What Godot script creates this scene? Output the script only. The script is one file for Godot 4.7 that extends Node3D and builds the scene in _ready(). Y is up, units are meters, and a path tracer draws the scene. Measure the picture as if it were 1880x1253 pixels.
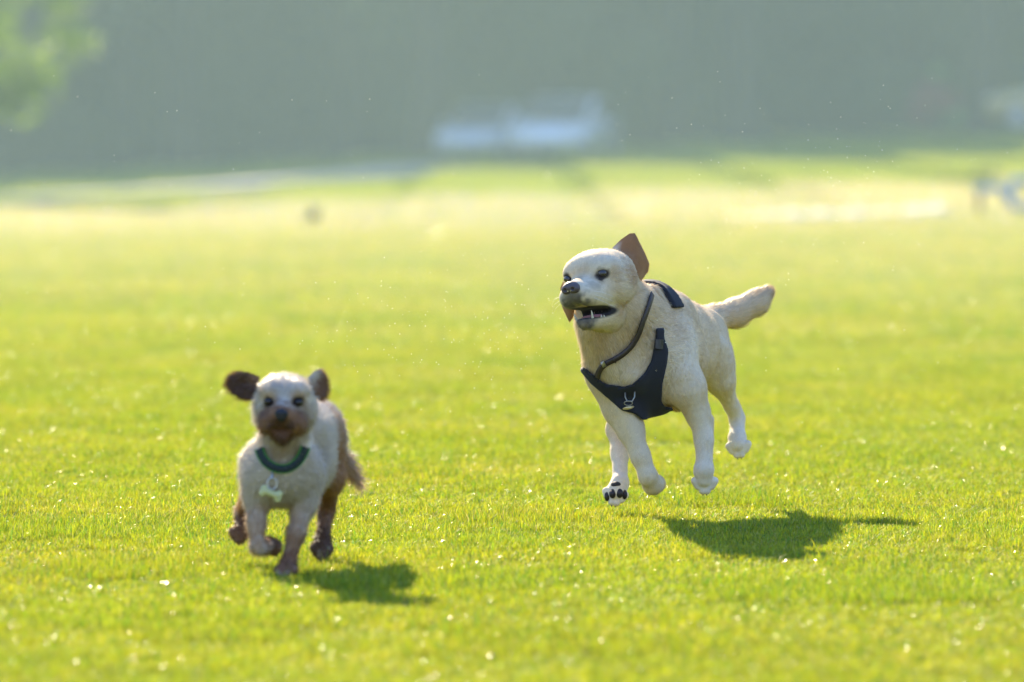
extends Node3D

# Two dogs running over a sunlit lawn, long lens, sun low behind the trees to the left.

const SUN_AZIMUTH := 20.0
const SUN_HEIGHT := 30.0
const LAB_AT := Vector3(0.402, 0.0, -15.0)
const SMALL_AT := Vector3(-0.520, 0.0, -13.25)

var rng := RandomNumberGenerator.new()
var coat: StandardMaterial3D
var hair: StandardMaterial3D


func _ready() -> void:
	rng.seed = 7
	set_camera()
	set_light()
	make_ground()
	make_path()
	make_wood()
	make_far_things()
	make_haze()
	make_lawn()
	make_coats()
	make_labrador()
	make_small_dog()
	make_motes()


# ---------------------------------------------------------------- camera, sky, sun

func set_camera() -> void:
	var cam := Camera3D.new()
	cam.name = "camera"
	add_child(cam)
	cam.position = Vector3(0, 1.086, 0)
	cam.rotation_degrees = Vector3(-2.3384, 0, 0)
	var at := CameraAttributesPhysical.new()
	at.frustum_focal_length = 200.0
	at.exposure_aperture = 2.8
	at.frustum_focus_distance = 14.85
	at.frustum_near = 0.1
	at.frustum_far = 1500.0
	cam.attributes = at
	cam.fov = 6.8671
	cam.near = 0.1
	cam.far = 1500.0
	cam.current = true


func set_light() -> void:
	var env := Environment.new()
	env.background_mode = Environment.BG_SKY
	var sky_look := ProceduralSkyMaterial.new()
	sky_look.sky_top_color = Color(0.36, 0.50, 0.74)
	sky_look.sky_horizon_color = Color(0.74, 0.80, 0.86)
	sky_look.sky_curve = 0.15
	sky_look.ground_bottom_color = Color(0.25, 0.30, 0.16)
	sky_look.ground_horizon_color = Color(0.55, 0.60, 0.55)
	sky_look.sun_angle_max = 12.0
	sky_look.energy_multiplier = 0.9
	var sky := Sky.new()
	sky.sky_material = sky_look
	env.sky = sky
	env.tonemap_mode = Environment.TONE_MAPPER_LINEAR
	env.tonemap_exposure = 3.3
	env.sdfgi_enabled = true
	env.ssao_enabled = true
	env.ssil_enabled = true
	env.volumetric_fog_enabled = true
	env.volumetric_fog_density = 0.0
	var around := WorldEnvironment.new()
	around.name = "air"
	around.environment = env
	add_child(around)
	var sun := DirectionalLight3D.new()
	sun.name = "sun"
	sun.light_energy = 1.6
	sun.light_color = Color(1.0, 0.93, 0.80)
	sun.light_angular_distance = 0.5
	sun.shadow_enabled = true
	add_child(sun)
	var az := deg_to_rad(SUN_AZIMUTH)
	var el := deg_to_rad(SUN_HEIGHT)
	var towards := Vector3(-sin(az) * cos(el), sin(el), -cos(az) * cos(el))
	sun.basis = Basis.looking_at(-towards)


func make_haze() -> void:
	var bank := FogVolume.new()
	bank.name = "morning_haze"
	bank.shape = RenderingServer.FOG_VOLUME_SHAPE_BOX
	bank.size = Vector3(260, 26, 172)
	bank.position = Vector3(0, 12.2, -103.0)
	var air := FogMaterial.new()
	air.density = 0.0029
	air.albedo = Color(0.88, 1.0, 0.93)
	bank.material = air
	add_child(bank)
	tag(bank, "thin bluish haze lying over the far end of the field", "haze", "", "stuff")


# ---------------------------------------------------------------- small helpers

func lin(r: float, g: float, b: float) -> Color:
	return Color(r, g, b).linear_to_srgb()


func matte(c: Color, rough := 0.8) -> StandardMaterial3D:
	var m := StandardMaterial3D.new()
	m.albedo_color = c.linear_to_srgb()
	m.roughness = rough
	return m


func tag(o: Node, label: String, category: String, group := "", kind := "") -> void:
	if label:
		o.set_meta("label", label)
	if category:
		o.set_meta("category", category)
	if group:
		o.set_meta("group", group)
	if kind:
		o.set_meta("kind", kind)


func thing(called: String, at: Vector3, turn := 0.0, parent: Node = self) -> Node3D:
	var o := Node3D.new()
	o.name = called
	parent.add_child(o, true)
	o.position = at
	o.rotation.y = turn
	return o


func part(called: String, m: Mesh, look: Material, parent: Node) -> MeshInstance3D:
	var o := MeshInstance3D.new()
	o.name = called
	o.mesh = m
	o.material_override = look
	parent.add_child(o, true)
	return o


func arrays_mesh(v: PackedVector3Array, n: PackedVector3Array, c: PackedColorArray, ix: PackedInt32Array) -> ArrayMesh:
	var a := []
	a.resize(Mesh.ARRAY_MAX)
	a[Mesh.ARRAY_VERTEX] = v
	a[Mesh.ARRAY_NORMAL] = n
	if c.size():
		a[Mesh.ARRAY_COLOR] = c
	if ix.size():
		a[Mesh.ARRAY_INDEX] = ix
	var m := ArrayMesh.new()
	m.add_surface_from_arrays(Mesh.PRIMITIVE_TRIANGLES, a)
	return m


func turf_height(x: float, z: float) -> float:
	var d := -z
	var t := smoothstep(28.0, 95.0, d)
	return t * 0.044 * clampf(x, -40.0, 40.0) + smoothstep(110.0, 300.0, d) * 3.0


# ---------------------------------------------------------------- solid modelling: rounded bones joined on a grid

func bone(a: Vector3, ra: float, b: Vector3, rb: float, k := 0.03, fur := 0.013, extra := {}) -> Dictionary:
	var d := {"kind": 0, "a": a, "b": b, "ra": ra, "rb": rb, "k": k, "fur": fur, "cut": false, "flow": (b - a).normalized()}
	d.merge(extra, true)
	return d


func egg(at: Vector3, r: Vector3, axes: Basis, k := 0.02, fur := 0.008, extra := {}) -> Dictionary:
	var d := {"kind": 1, "a": at, "r": r, "axes": axes, "k": k, "fur": fur, "cut": false, "flow": -axes.z}
	d.merge(extra, true)
	return d


func reach(p: Dictionary) -> AABB:
	if p.kind == 0:
		var big: float = maxf(p.ra, p.rb)
		var box := AABB(p.a, Vector3.ZERO).expand(p.b)
		return box.grow(big)
	var most: float = maxf(p.r.x, maxf(p.r.y, p.r.z))
	return AABB(p.a, Vector3.ZERO).grow(most)


func field(prims: Array, cell: float) -> Dictionary:
	var all: AABB = reach(prims[0])
	for p in prims:
		if not p.cut:
			all = all.merge(reach(p))
	all = all.grow(cell * 4.0)
	var org := all.position
	var nx := int(all.size.x / cell) + 2
	var ny := int(all.size.y / cell) + 2
	var nz := int(all.size.z / cell) + 2
	var f := PackedFloat32Array()
	f.resize(nx * ny * nz)
	f.fill(9.0)
	var near := PackedFloat32Array()
	near.resize(f.size())
	near.fill(9.0)
	var ids := PackedByteArray()
	ids.resize(f.size())
	for pi in prims.size():
		var p: Dictionary = prims[pi]
		var k: float = p.k
		var box := reach(p).grow(k + cell * 2.5)
		var x0 := clampi(int((box.position.x - org.x) / cell), 0, nx - 1)
		var y0 := clampi(int((box.position.y - org.y) / cell), 0, ny - 1)
		var z0 := clampi(int((box.position.z - org.z) / cell), 0, nz - 1)
		var x1 := clampi(int((box.end.x - org.x) / cell) + 1, 0, nx - 1)
		var y1 := clampi(int((box.end.y - org.y) / cell) + 1, 0, ny - 1)
		var z1 := clampi(int((box.end.z - org.z) / cell) + 1, 0, nz - 1)
		var a: Vector3 = p.a
		var cut: bool = p.cut
		var round_bone: bool = p.kind == 0
		var ab := Vector3.ZERO
		var inv := 0.0
		var ra := 0.0
		var dr := 0.0
		var r := Vector3.ONE
		var axes := Basis.IDENTITY
		if round_bone:
			ab = p.b - a
			inv = 1.0 / maxf(ab.length_squared(), 1e-9)
			ra = p.ra
			dr = p.rb - p.ra
		else:
			r = p.r
			axes = p.axes.transposed()
		for iz in range(z0, z1 + 1):
			for iy in range(y0, y1 + 1):
				var at := (iz * ny + iy) * nx
				var q := Vector3(org.x + x0 * cell, org.y + iy * cell, org.z + iz * cell) - a
				for ix in range(x0, x1 + 1):
					var d: float
					if round_bone:
						var t := clampf(q.dot(ab) * inv, 0.0, 1.0)
						d = (q - ab * t).length() - ra - dr * t
					else:
						var w := (axes * q) / r
						var k0 := w.length()
						d = k0 * (k0 - 1.0) / maxf((w / r).length(), 1e-6)
					q.x += cell
					var j := at + ix
					var old := f[j]
					if cut:
						d = -d
						var hc := maxf(k - absf(old - d), 0.0)
						f[j] = maxf(old, d) + hc * hc * 0.25 / k
						if d > old - 0.003:
							ids[j] = pi
					else:
						if d < near[j]:
							near[j] = d
							ids[j] = pi
						var h := maxf(k - absf(old - d), 0.0)
						f[j] = minf(old, d) - h * h * 0.25 / k
	return {"f": f, "ids": ids, "n": Vector3i(nx, ny, nz), "org": org, "cell": cell}


func nets(g: Dictionary, prims: Array) -> Dictionary:
	var f: PackedFloat32Array = g.f
	var ids: PackedByteArray = g.ids
	var size: Vector3i = g.n
	var nx := size.x
	var ny := size.y
	var nz := size.z
	var sy := nx
	var sz := nx * ny
	var cell: float = g.cell
	var org: Vector3 = g.org
	var vid := {}
	var v := PackedVector3Array()
	var pid := PackedInt32Array()
	var where := PackedInt32Array()
	var lim := cell * 2.0
	var corner := PackedInt32Array([0, 1, sy, sy + 1, sz, sz + 1, sz + sy, sz + sy + 1])
	var edge := PackedInt32Array([0, 1, 2, 3, 4, 5, 6, 7, 0, 2, 1, 3, 4, 6, 5, 7, 0, 4, 1, 5, 2, 6, 3, 7])
	var offs := PackedVector3Array()
	for c in 8:
		offs.append(Vector3(c & 1, (c >> 1) & 1, c >> 2))
	var val := PackedFloat32Array()
	val.resize(8)
	for iz in nz - 1:
		for iy in ny - 1:
			var at := (iz * ny + iy) * nx
			for ix in nx - 1:
				var j := at + ix
				if absf(f[j]) > lim:
					continue
				var mask := 0
				for c in 8:
					val[c] = f[j + corner[c]]
					if val[c] < 0.0:
						mask |= 1 << c
				if mask == 0 or mask == 255:
					continue
				var sum := Vector3.ZERO
				var many := 0
				for e in 12:
					var c0 := edge[e * 2]
					var c1 := edge[e * 2 + 1]
					var a := val[c0]
					var b := val[c1]
					if (a < 0.0) != (b < 0.0):
						sum += offs[c0].lerp(offs[c1], a / (a - b))
						many += 1
				vid[j] = v.size()
				where.append(j)
				v.append(org + (Vector3(ix, iy, iz) + sum / many) * cell)
				pid.append(ids[j])
	var ix_out := PackedInt32Array()
	var around := [[sy, sz], [sz, 1], [1, sy]]
	var step := PackedInt32Array([1, sy, sz])
	for w in where.size():
		var j := where[w]
		for e in 3:
			var inside := f[j] < 0.0
			if inside == (f[j + step[e]] < 0.0):
				continue
			var s: int = around[e][0]
			var t: int = around[e][1]
			if not (vid.has(j - s) and vid.has(j - t) and vid.has(j - s - t)):
				continue
			var q0: int = vid[j]
			var q1: int = vid[j - s]
			var q2: int = vid[j - s - t]
			var q3: int = vid[j - t]
			if inside:
				ix_out.append_array(PackedInt32Array([q0, q2, q1, q0, q3, q2]))
			else:
				ix_out.append_array(PackedInt32Array([q0, q1, q2, q0, q2, q3]))
	var out := {"v": v, "ix": ix_out, "n": normals(v, ix_out)}
	var flow := PackedVector3Array()
	var fur := PackedFloat32Array()
	for i in v.size():
		flow.append(prims[pid[i]].flow)
		fur.append(prims[pid[i]].fur)
	for again in 4:
		var f2 := flow.duplicate()
		var l2 := fur.duplicate()
		var cnt := PackedFloat32Array()
		cnt.resize(v.size())
		cnt.fill(1.0)
		for t in range(0, ix_out.size(), 3):
			for e in 3:
				var p := ix_out[t + e]
				var q := ix_out[t + (e + 1) % 3]
				f2[p] += flow[q]
				l2[p] += fur[q]
				cnt[p] += 1.0
		for i in v.size():
			flow[i] = f2[i] / cnt[i]
			fur[i] = l2[i] / cnt[i]
	out.flow = flow
	out.fur = fur
	out.pid = pid
	return out


# Normals that point out of a clockwise-wound surface.
func normals(v: PackedVector3Array, ix: PackedInt32Array) -> PackedVector3Array:
	var n := PackedVector3Array()
	n.resize(v.size())
	for t in range(0, ix.size(), 3):
		var a := v[ix[t]]
		var c := (v[ix[t + 2]] - a).cross(v[ix[t + 1]] - a)
		n[ix[t]] += c
		n[ix[t + 1]] += c
		n[ix[t + 2]] += c
	for i in n.size():
		n[i] = n[i].normalized()
	return n


# A flap of skin such as an ear: an outline in space, a thickness and a belly.
func flap(outline: Array, thick: float, belly: float, flow: Vector3, fur: float) -> Dictionary:
	var m := outline.size()
	var mid := Vector3.ZERO
	for p in outline:
		mid += p
	mid /= m
	var across := Vector3.ZERO
	for i in m:
		across += (outline[i] - mid).cross(outline[(i + 1) % m] - mid)
	across = across.normalized()
	var v := PackedVector3Array()
	var ix := PackedInt32Array()
	var rings := [0.35, 0.65, 0.88, 1.0]
	for side in [1.0, -1.0]:
		var first := v.size()
		v.append(mid + across * (thick * 0.5 * side + belly))
		for r in rings.size():
			for i in m:
				var h: float = thick * 0.5 * sqrt(maxf(0.0, 1.0 - pow(rings[r], 6.0)))
				v.append(mid.lerp(outline[i], rings[r]) + across * (h * side + belly * (1.0 - rings[r] * rings[r])))
		for r in rings.size():
			for i in m:
				var k := (i + 1) % m
				var tri := PackedInt32Array()
				if r == 0:
					tri = PackedInt32Array([first, first + 1 + k, first + 1 + i])
				else:
					var a := first + 1 + (r - 1) * m
					var b := first + 1 + r * m
					tri = PackedInt32Array([a + i, a + k, b + k, a + i, b + k, b + i])
				if side < 0.0:
					tri.reverse()
				ix.append_array(tri)
	var fl := PackedVector3Array()
	fl.resize(v.size())
	fl.fill(flow)
	var fr := PackedFloat32Array()
	fr.resize(v.size())
	fr.fill(fur)
	return {"v": v, "ix": ix, "n": normals(v, ix), "flow": fl, "fur": fr}


# Colour patches: [centre, radius, colour, strength], later ones over earlier ones.
func paint(g: Dictionary, base: Color, spots: Array) -> void:
	var c := PackedColorArray()
	var noise := FastNoiseLite.new()
	noise.seed = 3
	noise.frequency = 40.0
	noise.fractal_octaves = 3
	for p in g.v:
		var k := base
		for s in spots:
			var away: float = (p - s[0]).length() / s[1]
			if away < 1.6:
				var w: float = 1.0 - smoothstep(0.35 if s[3] < 0.85 else 0.75, 1.3, away + noise.get_noise_3dv(p) * 0.5)
				k = k.lerp(s[2], w * s[3])
		var shade: float = 1.0 + noise.get_noise_3dv(p * 1.7) * 0.12
		c.append(Color(k.r * shade, k.g * shade, k.b * shade))
	g.c = c


func join(into: Dictionary, g: Dictionary) -> void:
	var at: int = into.v.size()
	for key in ["v", "n", "c", "flow", "fur"]:
		var a = into[key]
		a.append_array(g[key])
		into[key] = a
	var ix: PackedInt32Array = into.ix
	for i in g.ix:
		ix.append(i + at)
	into.ix = ix


func skin(g: Dictionary) -> ArrayMesh:
	var c := PackedColorArray()
	for k in g.c:
		c.append(Color(k.r * 0.86, k.g * 0.84, k.b * 0.80))
	return arrays_mesh(g.v, g.n, c, g.ix)


# Tapered hairs over a surface, laid along its flow. "bare" tells where there are none.
func pelt(g: Dictionary, per_m2: float, wide: float, lift: float, wild: float, long: float, bare: Callable) -> ArrayMesh:
	var clump := FastNoiseLite.new()
	clump.seed = 21
	clump.frequency = 70.0
	var hv := PackedVector3Array()
	var hn := PackedVector3Array()
	var hc := PackedColorArray()
	var v: PackedVector3Array = g.v
	var n: PackedVector3Array = g.n
	var c: PackedColorArray = g.c
	var flow: PackedVector3Array = g.flow
	var fur: PackedFloat32Array = g.fur
	var ix: PackedInt32Array = g.ix
	for t in range(0, ix.size(), 3):
		var i0 := ix[t]
		var i1 := ix[t + 1]
		var i2 := ix[t + 2]
		var e1 := v[i1] - v[i0]
		var e2 := v[i2] - v[i0]
		var want := e1.cross(e2).length() * 0.5 * per_m2
		var many := int(want)
		if rng.randf() < want - many:
			many += 1
		for k in many:
			var u := rng.randf()
			var w := rng.randf()
			if u + w > 1.0:
				u = 1.0 - u
				w = 1.0 - w
			var p := v[i0] + e1 * u + e2 * w
			var s := 1.0 - u - w
			var length := (fur[i0] * s + fur[i1] * u + fur[i2] * w) * long
			if length < 0.0015 or bare.call(p):
				continue
			var nn := (n[i0] * s + n[i1] * u + n[i2] * w).normalized()
			var fl := flow[i0] * s + flow[i1] * u + flow[i2] * w
			fl = fl - nn * fl.dot(nn)
			fl = fl.normalized()
			var jit := Vector3(rng.randf() - 0.5, rng.randf() - 0.5, rng.randf() - 0.5) * 2.0
			var up := lift * rng.randf_range(0.5, 1.6)
			if rng.randf() < 0.10:
				up = up * 1.7 + 0.2
			var d0 := (fl + nn * up + jit * wild).normalized()
			var d1 := (fl * 1.1 + nn * up * 0.55 + jit * wild * 1.6 + Vector3(0, -0.12, 0)).normalized()
			length *= rng.randf_range(0.65, 1.25)
			var col := c[i0] * s + c[i1] * u + c[i2] * w
			var tone := rng.randf_range(0.98, 1.2) * (1.0 + clump.get_noise_3dv(p) * 0.12)
			col = Color(col.r * tone, col.g * tone, col.b * tone)
			var side := nn.cross(d0 + jit * 0.25).normalized()
			side = (side + nn * (rng.randf() - 0.5) * 0.9).normalized() * wide * 0.5
			var a := p - nn * 0.0012
			var b := a + d0 * length * 0.5
			var e := b + d1 * length * 0.5
			var hn0 := (nn * 0.85 + jit * 0.40).normalized()
			hv.append_array(PackedVector3Array([a - side, a + side, b + side * 0.8, a - side, b + side * 0.8, b - side * 0.8, b - side * 0.8, b + side * 0.8, e]))
			for q in 9:
				hn.append(hn0)
				hc.append(col)
	return arrays_mesh(hv, hn, hc, PackedInt32Array())


func ball(at: Vector3, r: Vector3, axes: Basis, rings := 10) -> ArrayMesh:
	var st := SurfaceTool.new()
	var s := SphereMesh.new()
	s.radius = 1.0
	s.height = 2.0
	s.radial_segments = rings * 2
	s.rings = rings
	st.append_from(s, 0, Transform3D(axes * Basis.from_scale(r), at))
	return st.commit()


# A tube along points; flat > 0 gives a band of that half width lying along "wide" directions.
func tube(pts: Array, radii: Array, seg := 7) -> ArrayMesh:
	var st := SurfaceTool.new()
	st.begin(Mesh.PRIMITIVE_TRIANGLES)
	var m := pts.size()
	var before := Vector3.ZERO
	for i in m:
		var d: Vector3 = (pts[mini(i + 1, m - 1)] - pts[maxi(i - 1, 0)]).normalized()
		var ref := before if before.length() > 0.1 else (Vector3.UP if absf(d.y) < 0.9 else Vector3.RIGHT)
		var s := d.cross(ref).normalized()
		var u := s.cross(d).normalized()
		before = u
		for k in seg:
			var a := TAU * k / seg
			var o := s * cos(a) + u * sin(a)
			st.set_normal(o)
			st.add_vertex(pts[i] + o * radii[mini(i, radii.size() - 1)])
	for i in m - 1:
		for k in seg:
			var a := i * seg + k
			var b := i * seg + (k + 1) % seg
			for q in [a, b, b + seg, a, b + seg, a + seg]:
				st.add_index(q)
	return st.commit()


func band(pts: Array, out: Array, half: float, thick: float) -> ArrayMesh:
	var st := SurfaceTool.new()
	st.begin(Mesh.PRIMITIVE_TRIANGLES)
	var m := pts.size()
	for i in m - 1:
		var corners := []
		for e in [i, i + 1]:
			var d: Vector3 = (pts[mini(e + 1, m - 1)] - pts[maxi(e - 1, 0)]).normalized()
			var o: Vector3 = out[e].normalized()
			var s := d.cross(o).normalized() * half
			var h := o * thick * 0.5
			corners.append([pts[e] - s - h, pts[e] + s - h, pts[e] + s + h, pts[e] - s + h])
		for k in 4:
			var l := (k + 1) % 4
			for p in [corners[0][k], corners[1][l], corners[0][l], corners[0][k], corners[1][k], corners[1][l]]:
				st.add_vertex(p)
	st.generate_normals()
	return st.commit()


# ---------------------------------------------------------------- ground, path

func make_ground() -> void:
	var v := PackedVector3Array()
	var ix := PackedInt32Array()
	var zs := []
	var z := 60.0
	while z > -600.0:
		zs.append(z)
		z -= 4.0 if z > -160.0 else 25.0
	var cols := 81
	for zz in zs:
		for i in cols:
			var t := (i - 40) / 40.0
			var x := signf(t) * pow(absf(t), 1.8) * 420.0
			v.append(Vector3(x, turf_height(x, zz), zz))
	for r in zs.size() - 1:
		for i in cols - 1:
			var a := r * cols + i
			ix.append_array(PackedInt32Array([a, a + cols, a + cols + 1, a, a + cols + 1, a + 1]))
	var m := matte(Color(0.17, 0.205, 0.028), 1.0)
	m.specular_mode = BaseMaterial3D.SPECULAR_DISABLED
	var nt := NoiseTexture2D.new()
	var no := FastNoiseLite.new()
	no.seed = 11
	no.frequency = 0.02
	no.fractal_octaves = 5
	nt.noise = no
	nt.width = 512
	nt.height = 512
	nt.seamless = true
	var ramp := Gradient.new()
	ramp.set_color(0, Color(0.62, 0.66, 0.5))
	ramp.set_color(1, Color(1.0, 1.0, 0.9))
	nt.color_ramp = ramp
	m.albedo_texture = nt
	m.uv1_triplanar = true
	m.uv1_world_triplanar = true
	m.uv1_scale = Vector3(0.13, 0.13, 0.13)
	var o := part("ground", arrays_mesh(v, normals(v, ix), PackedColorArray(), ix), m, self)
	tag(o, "soil and thatch under the sunlit lawn", "ground", "", "structure")


func make_path() -> void:
	var m := matte(Color(0.30, 0.27, 0.26), 0.85)
	var pts := [Vector3(-16.0, 0, -78.5), Vector3(-9.0, 0, -80.5), Vector3(-6.6, 0, -83.0), Vector3(-4.6, 0, -89.0), Vector3(-3.0, 0, -97.0), Vector3(-1.6, 0, -107.0)]
	var st := SurfaceTool.new()
	st.begin(Mesh.PRIMITIVE_TRIANGLES)
	for i in pts.size() - 1:
		for k in 6:
			var c := []
			for t in [k / 6.0, (k + 1) / 6.0]:
				var p: Vector3 = pts[i].lerp(pts[i + 1], t)
				var d0: Vector3 = pts[i + 1] - pts[maxi(i - 1, 0)]
				var d1: Vector3 = pts[mini(i + 2, pts.size() - 1)] - pts[i]
				var s: Vector3 = d0.normalized().lerp(d1.normalized(), t).cross(Vector3.UP).normalized() * 0.85
				for e in [p - s, p + s]:
					c.append(Vector3(e.x, turf_height(e.x, e.z) + 0.10, e.z))
			for q in [c[0], c[3], c[1], c[0], c[2], c[3]]:
				st.add_vertex(q)
			for side in [[0, 2], [3, 1]]:
				var a: Vector3 = c[side[0]]
				var b: Vector3 = c[side[1]]
				var low := Vector3(0, -0.15, 0)
				for q in [a, b + low, b, a, a + low, b + low]:
					st.add_vertex(q)
	st.generate_normals()
	var o := part("path", st.commit(), m, self)
	tag(o, "pale paved path climbing in front of the dark trees", "path", "", "structure")


# ---------------------------------------------------------------- lawn

func blade_mesh(size: float, many: int, tall: float, wide: float, rnd_seed: int, wet := false) -> ArrayMesh:
	var r := RandomNumberGenerator.new()
	r.seed = rnd_seed
	var v := PackedVector3Array()
	var n := PackedVector3Array()
	var c := PackedColorArray()
	var no := FastNoiseLite.new()
	no.seed = rnd_seed
	no.frequency = 1.6 / size
	for i in many:
		var x := r.randf_range(-0.54, 0.54) * size
		var z := r.randf_range(-0.54, 0.54) * size
		var lump := no.get_noise_2d(x, z)
		var h := tall * r.randf_range(0.5, 1.15) * (1.0 + lump * 0.5)
		if r.randf() < 0.02:
			h *= 1.7
		var turn := r.randf() * TAU
		var lean := r.randf_range(0.05, 1.15) if not wet else r.randf_range(1.0, 1.75)
		var out := Vector3(cos(turn), 0, sin(turn))
		var face := r.randf() * TAU
		var side := Vector3(cos(face), 0, sin(face)) * wide * r.randf_range(0.6, 1.3) * 0.5
		var a := Vector3(x, -0.004, z)
		var b := a + Vector3.UP * h * 0.55 + out * lean * h * 0.25
		var e := b + Vector3.UP * h * 0.45 * (1.0 - lean * 0.5) + out * lean * h * 0.6
		var kind := r.randf()
		var g := r.randf_range(0.5, 1.5)
		var col := Color(0.33 * g, 0.38 * g, 0.022 * g)
		if kind < 0.08:
			col = Color(0.48 * g, 0.42 * g, 0.15 * g)
		elif kind < 0.40:
			col = Color(0.41 * g, 0.41 * g, 0.018 * g)
		elif kind < 0.62:
			col = Color(0.11 * g, 0.26 * g, 0.03 * g)
		if side.cross(e - b).y < 0.0:
			side = -side
		var tri := [a - side, b + side * 0.85, a + side, a - side, b - side * 0.85, b + side * 0.85, b - side * 0.85, e, b + side * 0.85]
		var n0 := side.cross(b - a).normalized()
		var n1 := side.cross(e - b).normalized()
		for q in 9:
			v.append(tri[q])
			n.append(n0 if q in [0, 2, 3] else (n0 + n1).normalized() if q != 7 else n1)
			c.append(col)
	return arrays_mesh(v, n, c, PackedInt32Array())


func make_lawn() -> void:
	var m := StandardMaterial3D.new()
	m.vertex_color_use_as_albedo = true
	m.roughness = 0.5
	m.metallic_specular = 0.4
	m.backlight_enabled = true
	m.backlight = Color(1.0, 1.0, 0.85)
	var dewy: StandardMaterial3D = m.duplicate()
	dewy.roughness = 0.24
	dewy.metallic_specular = 0.6
	var lawn := thing("lawn_grass", Vector3.ZERO)
	tag(lawn, "short sunlit lawn grass covering the whole field", "grass", "", "stuff")
	var no := FastNoiseLite.new()
	no.seed = 5
	no.frequency = 0.55
	no.fractal_octaves = 3
	var rows := [[8.5, 26.0, 0.3, 4200, 0.024, 0.0019], [26.0, 52.0, 0.8, 6500, 0.030, 0.0045], [52.0, 150.0, 2.4, 17000, 0.038, 0.011]]
	for row in rows:
		var size: float = row[2]
		var spots := [[], [], []]
		var tints := [[], [], []]
		var d: float = row[0]
		while d < row[1]:
			var half := d * 0.15 + 1.8
			var x := -ceilf(half / size) * size
			while x <= half:
				var px := x + rng.randf_range(-0.06, 0.06) * size
				var pz := -d - size * 0.5
				var turned := Basis(Vector3.UP, rng.randi() % 4 * PI / 2.0 + rng.randf_range(-0.1, 0.1))
				turned = Basis.from_scale(Vector3(1, rng.randf_range(0.75, 1.25), 1)) * turned
				var k := rng.randi() % 3
				spots[k].append(Transform3D(turned, Vector3(px, turf_height(px, pz), pz)))
				var lush := clampf(no.get_noise_2d(px * 2.3 + 40.0, pz * 2.3) * 1.6, -0.7, 0.9)
				if lush > 0.35:
					spots[k][-1] = spots[k][-1].scaled_local(Vector3(1, 1.3, 1))
				var deep := 1.0 - 0.09 * lush
				var dry := clampf(no.get_noise_2d(px, pz) * 1.3, -0.6, 0.8)
				var dry_glare := (0.45 * smoothstep(20.0, 45.0, d) + 0.55 * smoothstep(44.0, 58.0, d)) * (1.0 - smoothstep(66.0, 74.0, d))  # distant glare and haze painted into the blade tint, over a dry strip
				tints[k].append(Color((1.0 + 0.12 * dry + 0.75 * dry_glare) * deep * (1.0 - 0.06 * lush), (1.0 + 0.02 * dry + 0.40 * dry_glare) * deep, 1.0 + 0.3 * maxf(dry, 0.0) + 9.0 * dry_glare))
				x += size
			d += size
		for k in 6:
			var wet := k >= 3
			var mm := MultiMesh.new()
			mm.transform_format = MultiMesh.TRANSFORM_3D
			mm.use_colors = true
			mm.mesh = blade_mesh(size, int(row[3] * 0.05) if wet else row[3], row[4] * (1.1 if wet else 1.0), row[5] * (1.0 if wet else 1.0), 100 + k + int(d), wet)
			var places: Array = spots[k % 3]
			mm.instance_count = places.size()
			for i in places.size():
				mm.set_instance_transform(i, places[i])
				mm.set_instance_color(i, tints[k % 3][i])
			var o := MultiMeshInstance3D.new()
			o.name = "dewy_blades" if wet else "grass_blades"
			o.multimesh = mm
			o.material_override = dewy if wet else m
			o.set_meta("kind", "stuff")
			lawn.add_child(o, true)


# ---------------------------------------------------------------- the wood behind

func leaf_cloud(lobes: Array, many: int, leaf: float, tint: Color, rnd_seed: int) -> ArrayMesh:
	var r := RandomNumberGenerator.new()
	r.seed = rnd_seed
	var v := PackedVector3Array()
	var n := PackedVector3Array()
	var c := PackedColorArray()
	var total := 0.0
	for l in lobes:
		total += pow(l[1], 2.0)
	for l in lobes:
		var k := int(many * pow(l[1], 2.0) / total)
		for i in k:
			var dir := Vector3(r.randfn(), r.randfn(), r.randfn()).normalized()
			var at: Vector3 = l[0] + dir * l[1] * pow(r.randf(), 0.45) * Vector3(1.0, 0.85, 1.0)
			var face := (dir + Vector3(r.randfn(), r.randfn() + 0.4, r.randfn()) * 0.8).normalized()
			var s := face.cross(Vector3(r.randfn(), r.randfn(), r.randfn())).normalized()
			var u := face.cross(s) * leaf * r.randf_range(0.6, 1.3)
			s *= leaf * r.randf_range(0.3, 0.55)
			var g := r.randf_range(0.7, 1.3)
			var col := Color(tint.r * g, tint.g * g, tint.b * g)
			v.append_array(PackedVector3Array([at - u, at + u, at + s, at - u, at - s, at + u]))
			for q in 6:
				n.append(face)
				c.append(col)
	return arrays_mesh(v, n, c, PackedInt32Array())


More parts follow.
